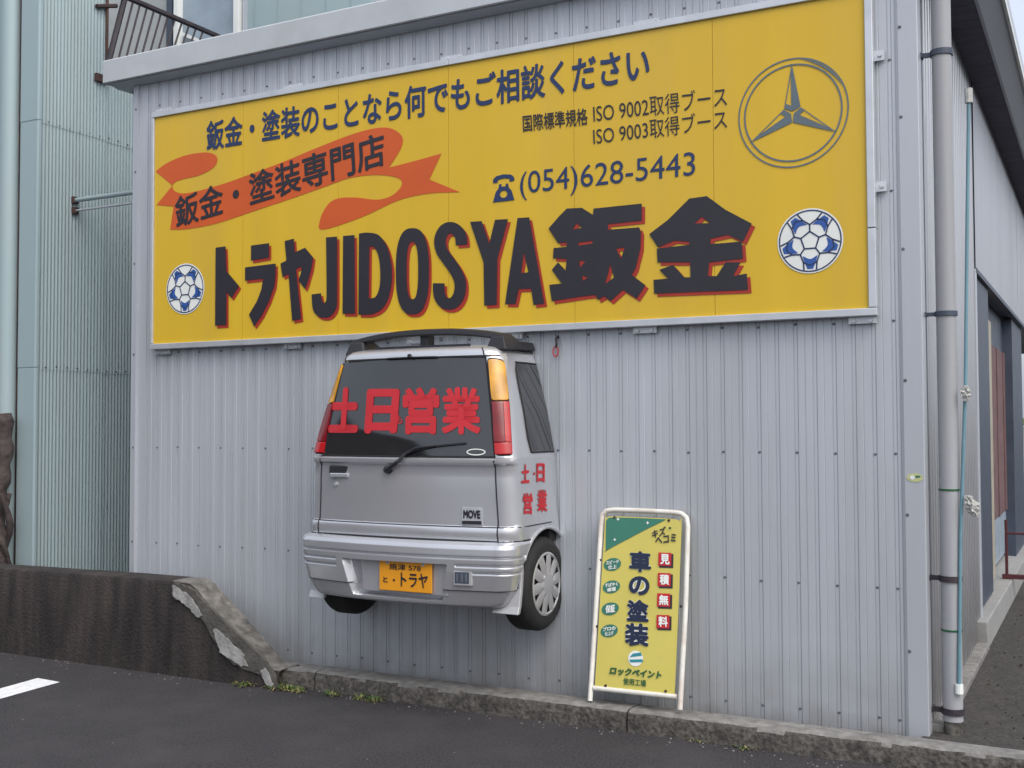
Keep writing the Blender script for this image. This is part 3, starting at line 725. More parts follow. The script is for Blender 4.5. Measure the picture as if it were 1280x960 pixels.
for sgn in (1, -1):
    zsplit = 1.905
    r = patch(lambda z: sgn*((sin_ if sgn > 0 else sinl)(z)+.004), lambda z: sgn*sout(z), lambda a: ZG0+.004, lambda a: ZG1-.0-.02*a**3, .004, M_seam, 'tail_lamp', 12, 12, rnd=.06)
    patch(lambda z: sgn*((sin_ if sgn > 0 else sinl)(z)+.012), lambda z: sgn*(sout(z)-.008), lambda a: zsplit+.004, lambda a: ZG1-.012-.02*a**3, .014, M_lampamb, 'lens', 10, 30, rib=.0025, parent=r, rnd=.05)
    patch(lambda z: sgn*((sin_ if sgn > 0 else sinl)(z)+.012), lambda z: sgn*lerp((sin_ if sgn > 0 else sinl)(z), sout(z), .62), lambda a: 1.66, lambda a: zsplit-.004, .014, M_lampdark, 'lens', 8, 26, rib=.0025, parent=r)
    patch(lambda z: sgn*(lerp((sin_ if sgn > 0 else sinl)(z), sout(z), .62)+.002), lambda z: sgn*(sout(z)-.008), lambda a: 1.66, lambda a: zsplit-.004, .014, M_lampred, 'lens', 6, 26, rib=.002, parent=r)
    patch(lambda z: sgn*((sin_ if sgn > 0 else sinl)(z)+.012), lambda z: sgn*(sout(z)-.008), lambda a: ZG0+.012, lambda a: 1.657, .014, M_lampred, 'lens', 10, 10, rib=.002, parent=r)
    # side window (runs into the wall)
    def s_of_y(y, z):
        y0 = tab(Yt, z)+BOWf(z)+Rc(z); return .85+.15*(y-y0)/(.052-y0)
    ra = lambda z: tab([(1.60, -.265), (1.68, -.28), (2.0, -.262), (2.10, -.25), (2.14, -.225)], z)
    patch(lambda z: sgn*s_of_y(ra(z), z), lambda z: sgn*.998, lambda a: 1.605-.0*a, lambda a: 2.145+.01*a, .004, M_glass, 'side_window', 8, 16)
    if sgn > 0:
        fr = MB()
        fr.tube([section(s_of_y(ra(z)-.008, z), z)+Vector((.004, 0, 0)) for z in [1.60+.54*i/14 for i in range(15)]], .006, 6)
        fr.tube([section(lerp(s_of_y(-.27, 1.6), .995, i/6), 1.598)+Vector((.004, 0, 0)) for i in range(7)], .006, 6)
        fr.tube([section(lerp(s_of_y(-.235, 2.15), .995, i/6), 2.152)+Vector((.004, 0, 0)) for i in range(7)], .006, 6)
        fr.build('window_seal', M_seam, car)
# tailgate shut lines
b = MB()
gs = si_b+.010
def gapx(z): return section(lerp(gs+.004, si_b+.004, max(0, min(1, (z-1.1)/.45))), z)
for sgn in (1, -1):
    pts = []
    for i in range(60):
        z = lerp(1.082, 2.235, i/59); s = sgn*(tab([(1.08, si_b+.012), (1.575, si_b+.004)], z) if z < 1.575 else (sin_ if sgn > 0 else sinl)(z)+.001)
        pts.append(section(s, z)+nrm(s, z)*.0005)
    MB().tube(pts, .0045, 6).build('shut_line', M_seam, car)
b = MB(); b.tube([section(.998*(i/40*2-1)*.97, 1.160) + nrm(.97*(i/40*2-1), 1.160)*(-.001) for i in range(41)], .004, 6); b.build('crease_line', M_seam, car)
b = MB(); b.tube([section(lerp(-si_b, si_b, i/40), 1.5735)+Vector((0, -.004, 0)) for i in range(41)], .006, 6); b.build('window_seal', M_seam, car)
b = MB(); b.tube([section(lerp(-si_t, si_t, i/40), ZG1+.012*(1-(i/20-1)**2)+.003)+Vector((0, -.004, 0)) for i in range(41)], .006, 6); b.build('window_seal', M_seam, car)

# bumper with grooves and a number-plate recess
Wb = lambda z: tab([(.68, .68), (.72, .715), (.80, .752), (.90, .775), (1.0, .783), (1.06, .781), (1.078, .768)], z)
Yb0 = [(.68, -.61), (.70, -.645), (.79, -.667), (.795, -.674), (.90, -.690), (1.0, -.698), (1.04, -.697), (1.062, -.686), (1.075, -.655), (1.08, -.61)]
def yend(z): return WC.y-math.sqrt(max(0, AR**2-(z-WC.z)**2))-.004
grooves = [(.988, 0), (.940, .43), (.898, .43)]
def bump_pt(s, z):
    p = section(s, z, Wf=Wb, Yf=lambda q: tab(Yb0, q), bow=.07, yend=yend)
    nn = Vector((0, -1, 0)) if abs(s) < .7 else (Vector((math.copysign(math.sin(min(1, (abs(s)-.7)/.15)*1.57), s), -math.cos(min(1, (abs(s)-.7)/.15)*1.57), 0)))
    dx = abs(p.x-XC)
    for gz, xm in grooves:
        if dx >= xm: p = p-nn*.011*math.exp(-((z-gz)/.0055)**2)
    # recess: wider at the top, open below
    hw = tab([(.70, .315), (.74, .33), (.93, .378)], z)
    e = min((hw-dx)/.035, (.945-z)/.016, (z-.722)/.010)
    if e > 0: p = p-nn*.055*min(1, e)
    return p
zsb = []
z = .690
while z < 1.0801: zsb.append(z); z += .0042
xs_b = [i/190*.7 for i in range(191)]+[.7+.15*(i+1)/12 for i in range(12)]+[.85+.15*(i+1)/5 for i in range(5)]
xs_b = [-q for q in xs_b[:0:-1]]+xs_b
b = MB(); n = len(xs_b)
b.add([bump_pt(s, z) for z in zsb for s in xs_b], [(j*n+i, j*n+i+1, (j+1)*n+i+1, (j+1)*n+i) for j in range(len(zsb)-1) for i in range(n-1)])
# inward lip top and bottom
b.add([bump_pt(s, zsb[0]) for s in xs_b]+[bump_pt(s, zsb[0])*1.0+Vector((0, .12, .03)) for s in xs_b], [(i, i+1, n+i+1, n+i) for i in range(n-1)])
b.add([bump_pt(s, zsb[-1]) for s in xs_b]+[bump_pt(s, zsb[-1])+Vector((0, .06, -.004)) for s in xs_b], [(i, i+1, n+i+1, n+i) for i in range(n-1)])
bumper = b.build('bumper', M_silver, car, smooth=True)
b = MB(); b.tube([section(q, 1.0785, Wf=Wb, Yf=lambda q_: -.607, bow=.066, yend=lambda z_: -.31) for q in [i/60*1.9-.95 for i in range(61)]], .006, 6); b.build('bumper_gap', M_seam, car, bumper)
for sgn in (1, -1):
    MB().tube([bump_pt(sgn*lerp(.36, .98, i/30), .793)+Vector((0, -.0005, 0)) for i in range(31)], .0025, 5).build('bumper_crease', M_seam, car, bumper)
# light panel inside the recess, plate
def onb(u, v, y): return at(u, v, 1, y)
YP = -.662
q0 = [onb(452, 699, -.642), onb(562, 703, -.642), onb(560, 746, -.642), onb(453, 738, -.642)]
b = MB(); b.prism(q0, (0, .02, 0)); b.build('plate_panel', M_silver, car, bumper, bevel=.006)
pc = [at(473.5, 698, 1, YP), at(540, 703, 1, YP), at(539.5, 742, 1, YP), at(474.5, 737.5, 1, YP)]
px0, px1 = (pc[0].x+pc[3].x)/2, (pc[1].x+pc[2].x)/2; pz0, pz1 = (pc[2].z+pc[3].z)/2, (pc[0].z+pc[1].z)/2
b = MB(); b.box(px0, px1, YP, YP+.008, pz0, pz1); plate = b.build('number_plate', M_plate, car, bevel=.006)
def ptext(s, a0, a1, b0, b1, off=.01):
    f = lambda a, c: Vector((lerp(px0, px1, lerp(a0, a1, a)), YP-.003, lerp(pz0, pz1, lerp(b0, b1, c))))
    flat(text2d(s, off), f, 'lettering', M_black, car, plate)
ptext('焼津 578', .20, .80, .68, .88, .012); ptext('と', .08, .17, .26, .44, .03); ptext('・', .27, .31, .31, .39, .04); ptext('トラヤ', .42, .93, .16, .62, .02)
b = MB()
for xx in (.16, .84): b.lathe([(0, -.004), (.010, -.004), (.012, 0)], (lerp(px0, px1, xx), YP, pz1-.02), 'y', 8)
b.build('plate_bolt', M_hub, car, plate)
# towing eye cover / vent on the bumper
def vshear(m):
    for p in m.v: p.y += .17*(p.x-c0.x)
    return m
c0 = at(577.5, 723, 1, -.662); c0.y = -.683+.07*(abs(c0.x-XC)/.67)**2.2-.004
b = MB(); b.box(c0.x-.058, c0.x+.058, c0.y-.003, c0.y+.03, c0.z-.045, c0.z+.045); vshear(b); vt = b.build('bumper_vent', M_hub, car, bevel=.006)
b = MB(); b.box(c0.x-.047, c0.x+.040, c0.y-.0055, c0.y, c0.z-.030, c0.z+.036); vshear(b); b.build('vent_insert', M_darksteel, car, vt)
for dx in (-.03, 0, .025): vshear(MB().box(c0.x+dx-.005, c0.x+dx+.003, c0.y-.0085, c0.y-.005, c0.z-.022, c0.z+.026)).build('vent_rib', M_screw, car, vt)
# mud flaps
for sgn in (1, -1):
    xo = XC+sgn*(.775 if sgn > 0 else .755); xi = XC+sgn*(.60 if sgn > 0 else .635)
    b = MB()
    prof = [(0, .985), (.012, .90), (.0, .80), (-.02, .70), (-.04, .655)]
    vs = []
    for (dy, z) in prof:
        f = (z-.655)/.33
        wi = lerp(xi+.08*sgn, xo-.02*sgn, min(1, .35+f*1.6)) if z > .71 else xi
        yy = -.485+dy
        vs += [(wi, yy, z), (xo, yy, z), (xo, yy+.03, z), (wi, yy+.03, z)]
    fs = []
    for i in range(len(prof)-1):
        for j in range(4): fs.append((i*4+j, i*4+(j+1) % 4, (i+1)*4+(j+1) % 4, (i+1)*4+j))
    fs += [(0, 1, 2, 3), tuple(len(vs)-4+j for j in (3, 2, 1, 0))]
    b.add(vs, fs); b.build('mud_flap', M_hub, car, bevel=.005)
# underbody and wheel wells
b = MB(); b.box(XC-.60, XC+.60, -.50, .05, .86, 1.30); b.box(XC-.75, XC+.75, -.05, .05, 1.04, 1.30); b.box(XC-.72, XC+.72, -.46, .05, 1.16, 1.3); b.build('underbody', M_seam, car)
# wheel arch lip
for sgn in (1, -1):
    b = MB(); pts = []
    for i in range(25):
        a = lerp(math.radians(150), math.radians(52), i/24)
        pts.append((XC+sgn*.772, WC.y+AR*math.cos(a), WC.z+AR*math.sin(a)))
    b.tube(pts, .012, 8); b.build('arch_lip', M_silver, car, smooth=True)
# wheels
for sgn in (1, -1):
    xo = XC+sgn*.765; wd = -.17*sgn
    wheel = MB().lathe([(.05, 0), (.17, .0), (.19, -.0)], (xo-.03*sgn, WC.y, WC.z), 'x', 28).build('wheel', M_seam, car)
    R0 = .287
    prof = [(.192, 0), (.2, .012), (.235, .014), (.262, .006), (.279, -.012), (R0, -.03), (R0, -.075), (R0-.006, -.079), (R0, -.083), (R0, -.14), (.277, -.16), (.25, -.172), (.19, -.175)]
    b = MB(); b.lathe([(r, h*sgn) for r, h in prof], (xo, WC.y, WC.z), 'x', 56)
    b.build('tyre', M_rubber, car, wheel, smooth=True)
    b = MB(); xh = xo+.004*sgn
    b.lathe([(.196, -.004*sgn), (.194, .006*sgn), (.183, .010*sgn), (.176, .003*sgn)], (xh, WC.y, WC.z), 'x', 48)
    b.lathe([(.0, .022*sgn), (.045, .021*sgn), (.07, .016*sgn), (.075, .0)], (xh, WC.y, WC.z), 'x', 32)
    for k in range(10):
        a = k*math.pi/5+.12
        def P2(r, da, h): return Vector((xh+h*sgn, WC.y+r*math.cos(a+da), WC.z+r*math.sin(a+da)))
        vs = [P2(.06, -.314, .012), P2(.06, 0, .020), P2(.06, .314, .012), P2(.118, -.300, .007), P2(.118, 0, .019), P2(.118, .300, .007), P2(.182, -.185, .003), P2(.182, 0, .010), P2(.182, .185, .003)]
        b.add(vs, [(0, 1, 4, 3), (1, 2, 5, 4), (3, 4, 7, 6), (4, 5, 8, 7)])
    b.lathe([(.0, -.012*sgn), (.18, -.012*sgn)], (xh, WC.y, WC.z), 'x', 32)
    hub = b.build('hubcap', M_hub, car, wheel, smooth=True)
    hub.data.materials.append(M_seam)
    for p_ in hub.data.polygons:
        cx = p_.center.x+car.location.x
        if abs(cx-(xh-.012*sgn)) < .001: p_.material_index = 1

# roof spoiler
def sp_z(x):   # arch of the wing's top edge
    t = (x-XC)/.60; return 2.372-.055*abs(t)**2.4
b = MB()
Yw = -.30
n = 40; vs = []
for i in range(n+1):
    x = XC+lerp(-.55, .575, i/n); zt2 = sp_z(x); yb = Yw+.02*((x-XC)/.56)**2
    for (dy, dz) in ((-.05, -.03), (-.045, -.004), (.0, .006), (.07, .004), (.08, -.016), (.0, -.040), (-.04, -.040)):
        vs.append((x, yb+dy, zt2+dz))
fs = [(i*7+j, i*7+(j+1) % 7, (i+1)*7+(j+1) % 7, (i+1)*7+j) for i in range(n) for j in range(7)]
fs += [tuple(range(7)), tuple(n*7+j for j in range(6, -1, -1))]
b.add(vs, fs); spo = b.build('spoiler', M_plastic, car, smooth=True)
MB().box(XC-.03, XC+.03, Yw-.02, Yw+.06, 2.248, 2.350).build('spoiler_strut', M_plastic, car, spo, bevel=.004)
for sgn in (1, -1):
    # end leg: side profile in (y,z), extruded in x with a taper
    prof = [(-.365, 2.222), (-.345, 2.305), (-.31, 2.325), (-.22, 2.325), (-.14, 2.290), (.05, 2.290), (.05, 2.238), (-.2, 2.232)]
    xo, xi = XC+sgn*(.615 if sgn > 0 else .585), XC+sgn*(.50 if sgn > 0 else .46)
    vo = [(xo-sgn*(z-2.23)*.35, y, z) for y, z in prof]; vi = [(xi-sgn*(.03 if z < 2.25 else 0.0), y, z) for y, z in prof]
    kk = len(prof)
    b = MB(); b.add(vo+vi, [tuple(range(kk)), tuple(range(2*kk-1, kk-1, -1))]+[(i, (i+1) % kk, kk+(i+1) % kk, kk+i) for i in range(kk)])
    b.build('spoiler_leg', M_plastic, car, spo, bevel=.008)
b = MB(); b.tube([section(lerp(-.62, .62, i/30), 2.256)+Vector((0, -.0, .006)) for i in range(31)], .007, 6); b.build('spoiler_base', M_plastic, car, spo)
# washer nozzle
p = on_rear(513, 445, -.002)
b = MB(); b.tube([p+Vector((0, .01, .004)), p+Vector((0, -.02, .0))], .011, 8); b.tube([p+Vector((0, -.012, 0)), p+Vector((.012, -.022, -.010))], .007, 6); b.build('washer_nozzle', M_plastic, car)
# wiper
w0 = on_rear(485, 587, .012)
b = MB(); b.tube([w0+Vector((0, .03, 0)), w0+Vector((0, -.02, 0))], .028, 14, rr=[.03, .022])
b.tube([w0+Vector((0, -.012, 0)), on_rear(497, 577, .03), on_rear(507, 567, .032), on_rear(519, 560, .03), on_rear(545, 557, .024)], .008, 8, rr=[.018, .012, .009, .007, .005])
wp_ = b.build('wiper', M_plastic, car)
b = MB(); b.tube([on_rear(503, 568.5, .012), on_rear(520, 562.5, .016), on_rear(545, 557.5, .018), on_rear(582, 554, .014)], .007, 6); b.build('wiper_blade', M_plastic, car, wp_)
# door handle recess and keyhole
p0, p1 = on_rear(412.5, 592, .004), on_rear(436, 582, .004)
def rbox(pa_, pb_, y0, y1): return MB().box(min(pa_.x, pb_.x), max(pa_.x, pb_.x), y0, y1, min(pa_.z, pb_.z), max(pa_.z, pb_.z))
ym = (p0.y+p1.y)/2
h = rbox(p0, p1, ym-.004, ym+.03).build('tailgate_handle', M_plastic, car, bevel=.008)
p0, p1 = on_rear(414.5, 596.5, .004), on_rear(435.5, 591.5, .004)
rbox(p0, p1, ym-.016, ym+.03).build('handle_grip', M_silver, car, h, bevel=.006)
p = on_rear(419.5, 605, .006); b = MB(); b.lathe([(0, -.005), (.012, -.005), (.017, .012)], p, 'y', 14); b.build('keyhole', M_hub, car)
# badge
f4 = [on_rear(577, 656, .006), on_rear(603, 656.5, .006), on_rear(602.5, 635, .006), on_rear(577.5, 634, .006)]
b = MB(); b.prism(f4, (0, .01, 0)); bd = b.build('badge', M_alu, car)
flat(text2d('MOVE', .055), lambda a, c: lerp(lerp(f4[0], f4[1], .08+a*.84), lerp(f4[3], f4[2], .08+a*.84), .36+c*.5)+Vector((0, -.003, 0)), 'lettering', M_black, car, bd)
flat(fill([[(0, 0), (1, 0), (1, 1), (0, 1)]], 1), lambda a, c: lerp(lerp(f4[0], f4[1], .03+a*.94), lerp(f4[3], f4[2], .03+a*.94), .04+c*.2)+Vector((0, -.003, 0)), 'badge_strip', M_black, car, bd)
flat(text2d('custom', .0), lambda a, c: lerp(lerp(f4[0], f4[1], .12+a*.76), lerp(f4[3], f4[2], .12+a*.76), .10+c*.09)+Vector((0, -.005, 0)), 'badge_strip', M_white, car, bd) if False else None
# red cut lettering on the rear window and side
def cart(s, u0, u1, v0, v1, off, slant=0, m=M_cutred, fn=on_rear, o=.0095, rise=0):
    vf = text2d(s, off)
    flat(vf, lambda a, c: fn(lerp(u0, u1, a)+slant*(c-.5), lerp(v1, v0, c)+rise*(a-.5), o), 'lettering', m, car)
cart('土', 412, 449, 484, 541, .05, 4); cart('日', 457, 498, 486, 542, .045, 4); cart('営', 503, 549, 484, 543, .04, 1); cart('業', 552, 601, 484, 543, .035, 0)
cart('も', 495, 503, 519, 530, .02, 0)
cart('土', 652, 662, 580, 604, .035, fn=on_side, o=.004, rise=-1); cart('・', 667, 669, 590, 594, .03, fn=on_side, o=.004); cart('日', 671, 681, 579, 603, .035, fn=on_side, o=.004)
cart('営', 654, 666, 616, 643, .03, fn=on_side, o=.004); cart('業', 672, 684, 612, 640, .03, fn=on_side, o=.004)
# maker's oval on the glass
flat(fill([circ(0, 0, 12, 28, 4.2), circ(0, 0, 10.4, 28, 3.0)], .1), lambda a, c: on_rear(595+a, 565+c, .0085), 'glass_sticker', M_white, car)
cart('DAYTONA', 588, 602, 563.4, 566.6, 0, m=M_white) if False else None

# ============================================================ STANDING SIGN
T0, T1 = at(752, 640, 1, .0), at(860, 644, 1, .0); B0, B1 = at(738, 875, 1, -.23), at(850, 886, 1, -.23)
NN = ((T1-B0).cross(T0-B1)).normalized()
if NN.y > 0: NN = -NN
PC = (T0+T1+B0+B1)/4
ss = thing('standing_sign', 'tall yellow-green paint shop sign in a white tube frame leaning on the wall', 'sign', (B0+B1)/2)
def sp3(u, v, off=0): return at_plane(u, v, PC+NN*off, NN)
path = []
ctrl = [(737.5, 876, 1), (745, 760), (751.5, 655), (753, 643.5), (758, 638.5), (768, 637.3), (800, 638.3), (840, 640.3), (852, 642), (858.3, 647.5), (860, 658), (857, 760), (850, 887, 1)]
for i in range(len(ctrl)-1):
    p1, p2 = ctrl[i], ctrl[i+1]; p0 = ctrl[max(i-1, 0)]; p3 = ctrl[min(i+2, len(ctrl)-1)]
    for kk in range(5):
        t = kk/5; path.append(sp3(*[lerp(p1[j], p2[j], t) for j in (0, 1)]))
path.append(sp3(850, 887))
b = MB(); b.tube(path, .0155, 10); b.build('frame', M_wframe, ss, smooth=True)
b = MB(); b.tube([sp3(742, 860), sp3(846, 871)], .015, 10); b.build('bottom_rail', M_wframe, ss, smooth=True)
brd = spl([(743.5, 858, 1), (756, 655), (758, 648), (765, 645.5), (800, 646.5), (842, 648.8), (850, 652), (852, 660), (843.5, 868, 1)], 4)
vf = fill([brd], .01)
b = MB(); b.add([sp3(u, v, .004) for u, v in vf[0]], vf[1]); b.add([sp3(u, v, -.008) for u, v in vf[0]], [tuple(reversed(f)) for f in vf[1]])
k = len(brd); b.add([sp3(u, v, .004) for u, v in brd]+[sp3(u, v, -.008) for u, v in brd], [(i, (i+1) % k, k+(i+1) % k, k+i) for i in range(k)])
board = b.build('board', M_board, ss)
def bfill(loops, m, name='print', off=.007, parent=None): return flat(fill(loops, .01), lambda a, c: sp3(a, c, off), name, m, ss, parent or board)
def btext(s, u0, u1, v0, v1, m, off=.0, o=.010, rise=0, slant=0): return flat(text2d(s, off), lambda a, c: sp3(lerp(u0, u1, a)+slant*(c-.5), lerp(v1, v0, c)+rise*(a-.5), o), 'lettering', m, ss, board)
bfill([spl([(757.0, 689, 1), (757.5, 655), (759, 649), (766, 646.8), (800, 647.6), (833, 649.2, 1), (805, 663, 1), (754, 690, 1)], 4)], M_green)
for (u, v, r) in ((772.5, 648.9, 1.6), (809.5, 653.5, 1.6), (768.4, 674.5, 1.5)):
    bfill([[(u, v-r*1.4), (u+r*.5, v-r*.4), (u+r*1.3, v), (u+r*.5, v+r*.4), (u, v+r*1.4), (u-r*.5, v+r*.4), (u-r*1.3, v), (u-r*.5, v-r*.4)]], M_white, off=.009)
btext('キズ', 815, 832, 660, 671, M_black, .03, rise=-5); btext('・', 836, 839, 658.5, 661.5, M_dgreen, .03)
btext('ヘコミ', 819, 845, 668.5, 679, M_black, .035, rise=-4)
for s, box in (('車', (786.5, 814, 689, 715)), ('の', (786, 812, 720, 744)), ('塗', (783.5, 811, 749.5, 777)), ('装', (781, 811, 779, 808))):
    btext(s, *box, M_white, .075, o=.0085, rise=1.5); btext(s, *box, M_ink, .045, rise=1.5)
for s, (u, v) in (('見', (831.5, 699.5)), ('積', (830.8, 725)), ('無', (830, 750.5)), ('料', (829.2, 777.5))):
    bfill([[(u-7, v-7.5), (u+10.3, v-7), (u+10, v+10.5), (u-7.4, v+10)]], M_black, off=.007)
    bfill([[(u-8.5, v-9), (u+7.8, v-8.5), (u+7.4, v+8), (u-8.8, v+7.5)]], M_cutred, off=.0095)
    btext(s, u-6.3, u+5.6, v-7, v+6, M_white, .035, o=.012, rise=.6)
for (a, c), (u, v) in ((('スピード', '仕上'), (765.5, 705.5)), (('すばやく', '修理'), (764.3, 733.5)), (('保証', None), (762.8, 761)), (('プロの', '仕上げ'), (761.5, 788.5))):
    bfill([[(u+x, v+y-.12*x) for x, y in circ(0, 0, 10.8, 26, 8)]], M_green)
    if c: btext(a, u-8, u+8, v-5.2, v-.3, M_white, .035, rise=-2); btext(c, u-5.5, u+5.5, v+.6, v+5.8, M_white, .035, rise=-1.5)
    else: btext(a, u-6, u+6, v-5, v+5, M_white, .04, rise=-1.5)
bfill([circ(794.5, 823, 9.3, 30, 9.8)], M_white)
bfill([[(787, 821.5), (791, 817), (801, 815.5), (802.5, 819.5)]], M_teal, off=.009); bfill([[(786.5, 824.5), (803, 824), (804, 827.5), (788, 828)]], M_teal, off=.009)
btext('ロックペイント', 762.5, 827, 836, 846, M_dgreen, .055, rise=6, slant=2); btext('使用工場', 779, 807.5, 848.5, 857, M_dgreen, .02, rise=3)
b = MB()
for u, v in ((768, 647), (836, 650.5), (746, 783), (851, 758), (757, 857), (832, 864), (750, 700)):
    p = sp3(u, v, .006); b.lathe([(0, -.005), (.007, -.005), (.009, .002)], p, 'y', 7)
stuff(b.build('rivets', M_rust, ss, board))

# ============================================================ LEFT-HAND BUILDING
LX = -1.40
ly = at(47, 300, 0, LX).y
lb = thing('corrugated_building', 'tall pale aqua corrugated building at the left edge', 'building', (LX-2, ly+2, 0))
def wave(y0, y1, z0, z1, x, m, name, pitch=.036, amp=.0055, root=lb):
    n = int((y1-y0)/pitch*6); bb = MB()
    pts = [(x+amp*math.sin(i/6*2*math.pi), lerp(y0, y1, i/n)) for i in range(n+1)]; n += 1
    bb.add([(a, c, z0) for a, c in pts]+[(a, c, z1) for a, c in pts], [(i, i+1, n+i+1, n+i) for i in range(n-1)])
    return bb.build(name, m, root, smooth=True)
ys2 = at(130, 300, 0, LX).y
za, zc = at(90, 161, 0, LX).z, at(90, 461, 0, LX).z
zlev = [0, zc, za, 7.0]
for i in range(3):
    z0, z1 = zlev[i], zlev[i+1]
    wave(ly+.02, ys2, z0+(0 if i == 0 else -.02), z1, LX-.012+.004*i, M_aqua, 'wall_sheet')
    wave(ys2+.004, 4.5, z0+(.0 if i == 0 else -.025), min(z1-.015, 4.95), LX-.030+.004*i, M_aqua, 'wall_sheet')
    MB().box(LX-.22, LX+.004+.003*i, ly-.012-.003*i, ly+.03, z0-.01*(i > 0), z1).build('corner_trim', M_aquatrim, lb, bevel=.012)
MB().box(LX-6, LX-.40, ly+.06, ly+.09, 0, 7).build('front_wall', M_aquatrim, lb)
b = MB(); xg = at(9, 300, 1, ly-.02).x
b.tube([(xg, ly-.0, 0), (xg, ly-.0, 7)], .085, 20); b.build('drain_pipe', M_aquatrim, lb, smooth=True)
b = MB(); b.box(LX-.30, LX-.2205, ly+.02, ly+.05, 0, 7); b.build('dark_joint', M_rust, lb)
b = MB(); b.box(LX-6, LX-.03, ly+.05, ys2, 6.9, 7.0); b.build('roof', M_aquatrim, lb)
MB().box(LX-6, LX-.03, ys2-.06, ys2, 0, 6.9).build('back_wall', M_aquatrim, lb)
# rusty seam pipe at the joint
pz0 = at(130, 178, 0, LX+.02)
b = MB(); b.tube([(LX+.012, ys2, 6.9), (LX+.012, ys2, at(130, 105, 0, LX).z)], .014, 8); b.build('rusty_pipe', M_rust, lb)
p = at(124, 97, 0, LX+.02); b = MB(); b.box(LX, LX+.03, p.y-.035, p.y+.07, p.z-.035, p.z+.035); b.build('pipe_bracket', M_rust, lb)
b = MB(); p = at(124, 5, 0, LX+.02); b.tube([(LX+.02, p.y-.03, p.z-.03), (LX+.02, p.y+.2, p.z+.05)], .02, 6); b.build('pipe_bracket', M_rust, lb)
b = MB()
for i, zz in enumerate((zc-.01, za-.01)):
    for j in range(9):
        b.lathe([(0, .006), (.006, .005), (.009, 0)], (LX-.004, ly+.1+j*.11, zz+random.random()*.02), 'x', 6)
stuff(b.build('screws', M_rust, lb))
# conduits crossing the gap
for (v0, v1, r, lab) in ((250.5, 240, .021, 'thicker upper grey conduit crossing between the two buildings'), (263.5, 254, .010, 'thin lower grey conduit crossing between the two buildings')):
    p = at(93, v0, 0, LX+.0); t_ = thing('conduit', lab, 'pipe', p, 'conduits between the two buildings')
    MB().tube([p, (XL+.01, p.y, p.z)], r, 10).build('pipe', M_aquatrim if r > .015 else M_trim, t_, smooth=True)
    MB().box(LX-.01, LX+.025, p.y-.03, p.y+.03, p.z-.03, p.z+.03).build('wall_clamp', M_rust, t_, bevel=.004)
# railing on the rear balcony
RX = -1.0
rl = thing('balcony_railing', 'dark iron balcony railing above the grey fascia at top left', 'railing', (RX, .7, 4.5))
a0, a1 = at(157, -4, 0, RX), at(274, 46, 0, RX)
dirv = (a1-a0)
MB().tube([a0-dirv*.3, a1], .028, 6).build('top_rail', M_rail, rl)
MB().tube([at(157, -6, 0, RX), at(136, 76, 0, RX)], .026, 6).build('post', M_rail, rl)
for i in range(11):
    t = i/11; ut, vt = lerp(166, 262, t), lerp(3, 44, t)
    ub = ut-17*(1-t*.35); vb = lerp(70, 66, t)
    MB().tube([at(ut, vt, 0, RX), at(ub-6, vb+24, 0, RX)], .0095, 5).build('baluster', M_rail, rl)

# ============================================================ BUILDING BEHIND (above the roof line)
BY = 2.98
hb = thing('rear_building', 'pale upper storey with grey window behind the workshop roof', 'building', (1.5, BY+2, 0))
def bx(u): return at(u, 30, 1, BY).x
MB().box(bx(110)-3, bx(222), BY, BY+.1, 4.5, 8).build('wall_panel', M_greywall, hb)
MB().box(bx(305), bx(465), BY, BY+.1, 4.5, 8).build('wall_panel', M_aquatrim, hb)
MB().box(bx(465)+.002, bx(465)+4, BY+.05, BY+.15, 4.5, 8).build('wall_panel', M_greywall, hb)
wf = MB().box(bx(212), bx(219), BY-.05, BY+.02, 4.5, 8).build('window', M_darksteel, hb)
MB().box(bx(222.5), bx(227.5), BY-.07, BY+.02, 4.5, 8).build('window_frame', M_white, hb, wf)
MB().box(bx(297), bx(302.5), BY-.07, BY+.02, 4.5, 8).build('window_frame', M_white, hb, wf)
MB().box(bx(227.5), bx(297), BY+.01, BY+.04, 4.5, 8).build('pane', M_curtain, hb, wf)
p = at(228, 40, 1, BY-.04); q = at(250, 49, 1, BY-.04)
b = MB(); b.prism([p, q, q-Vector((0, 0, .04)), p-Vector((0, 0, .04))], (0, .02, 0)); b.build('window_frame', M_white, hb, wf)
MB().box(bx(305)+.02, bx(307.5)+.02, BY-.03, BY-.001, 4.5, 8).build('corner_trim', M_trim, hb)
for i in range(12):
    x = bx(318)+i*.32
    if x < bx(462): MB().box(x, x+.012, BY-.008, BY-.001, 4.5, 8).build('batten', M_aqua, hb)
MB().box(-4, bx(465)+4, BY+.15, 8, 7.9, 8).build('roof', M_fascia, hb)

# ============================================================ TRUNK AT THE LEFT EDGE
tx = at(5, 620, 1, -.02).x
tk = thing('tree_trunk', 'gnarled dead vine trunk standing behind the low wall at far left', 'tree', (tx, -.05, .1))
b = MB(); pts = []; rr = []
for i in range(26):
    t = i/25; z = lerp(.1, at(5, 517, 1, -.02).z, t)
    pts.append((tx+.02*math.sin(t*9)-.03, -.03+.02*math.cos(t*7), z)); rr.append(.085*(1-.25*t)*(1+.22*math.sin(i*1.9)))
b.tube(pts, .1, 12, rr=rr); b.build('trunk', M_bark, tk, smooth=True)
for k in range(3):
    b = MB(); pts = [(tx+.02+.07*math.sin(t*.5+k*2.1), -.03+.07*math.cos(t*.5+k*2.1)-.03, .1+t*.085) for t in range(14)]
    b.tube(pts, .022, 7, rr=[.024*(1+.3*math.sin(i*1.3+k)) for i in range(14)]); b.build('vine', M_bark, tk, smooth=True)

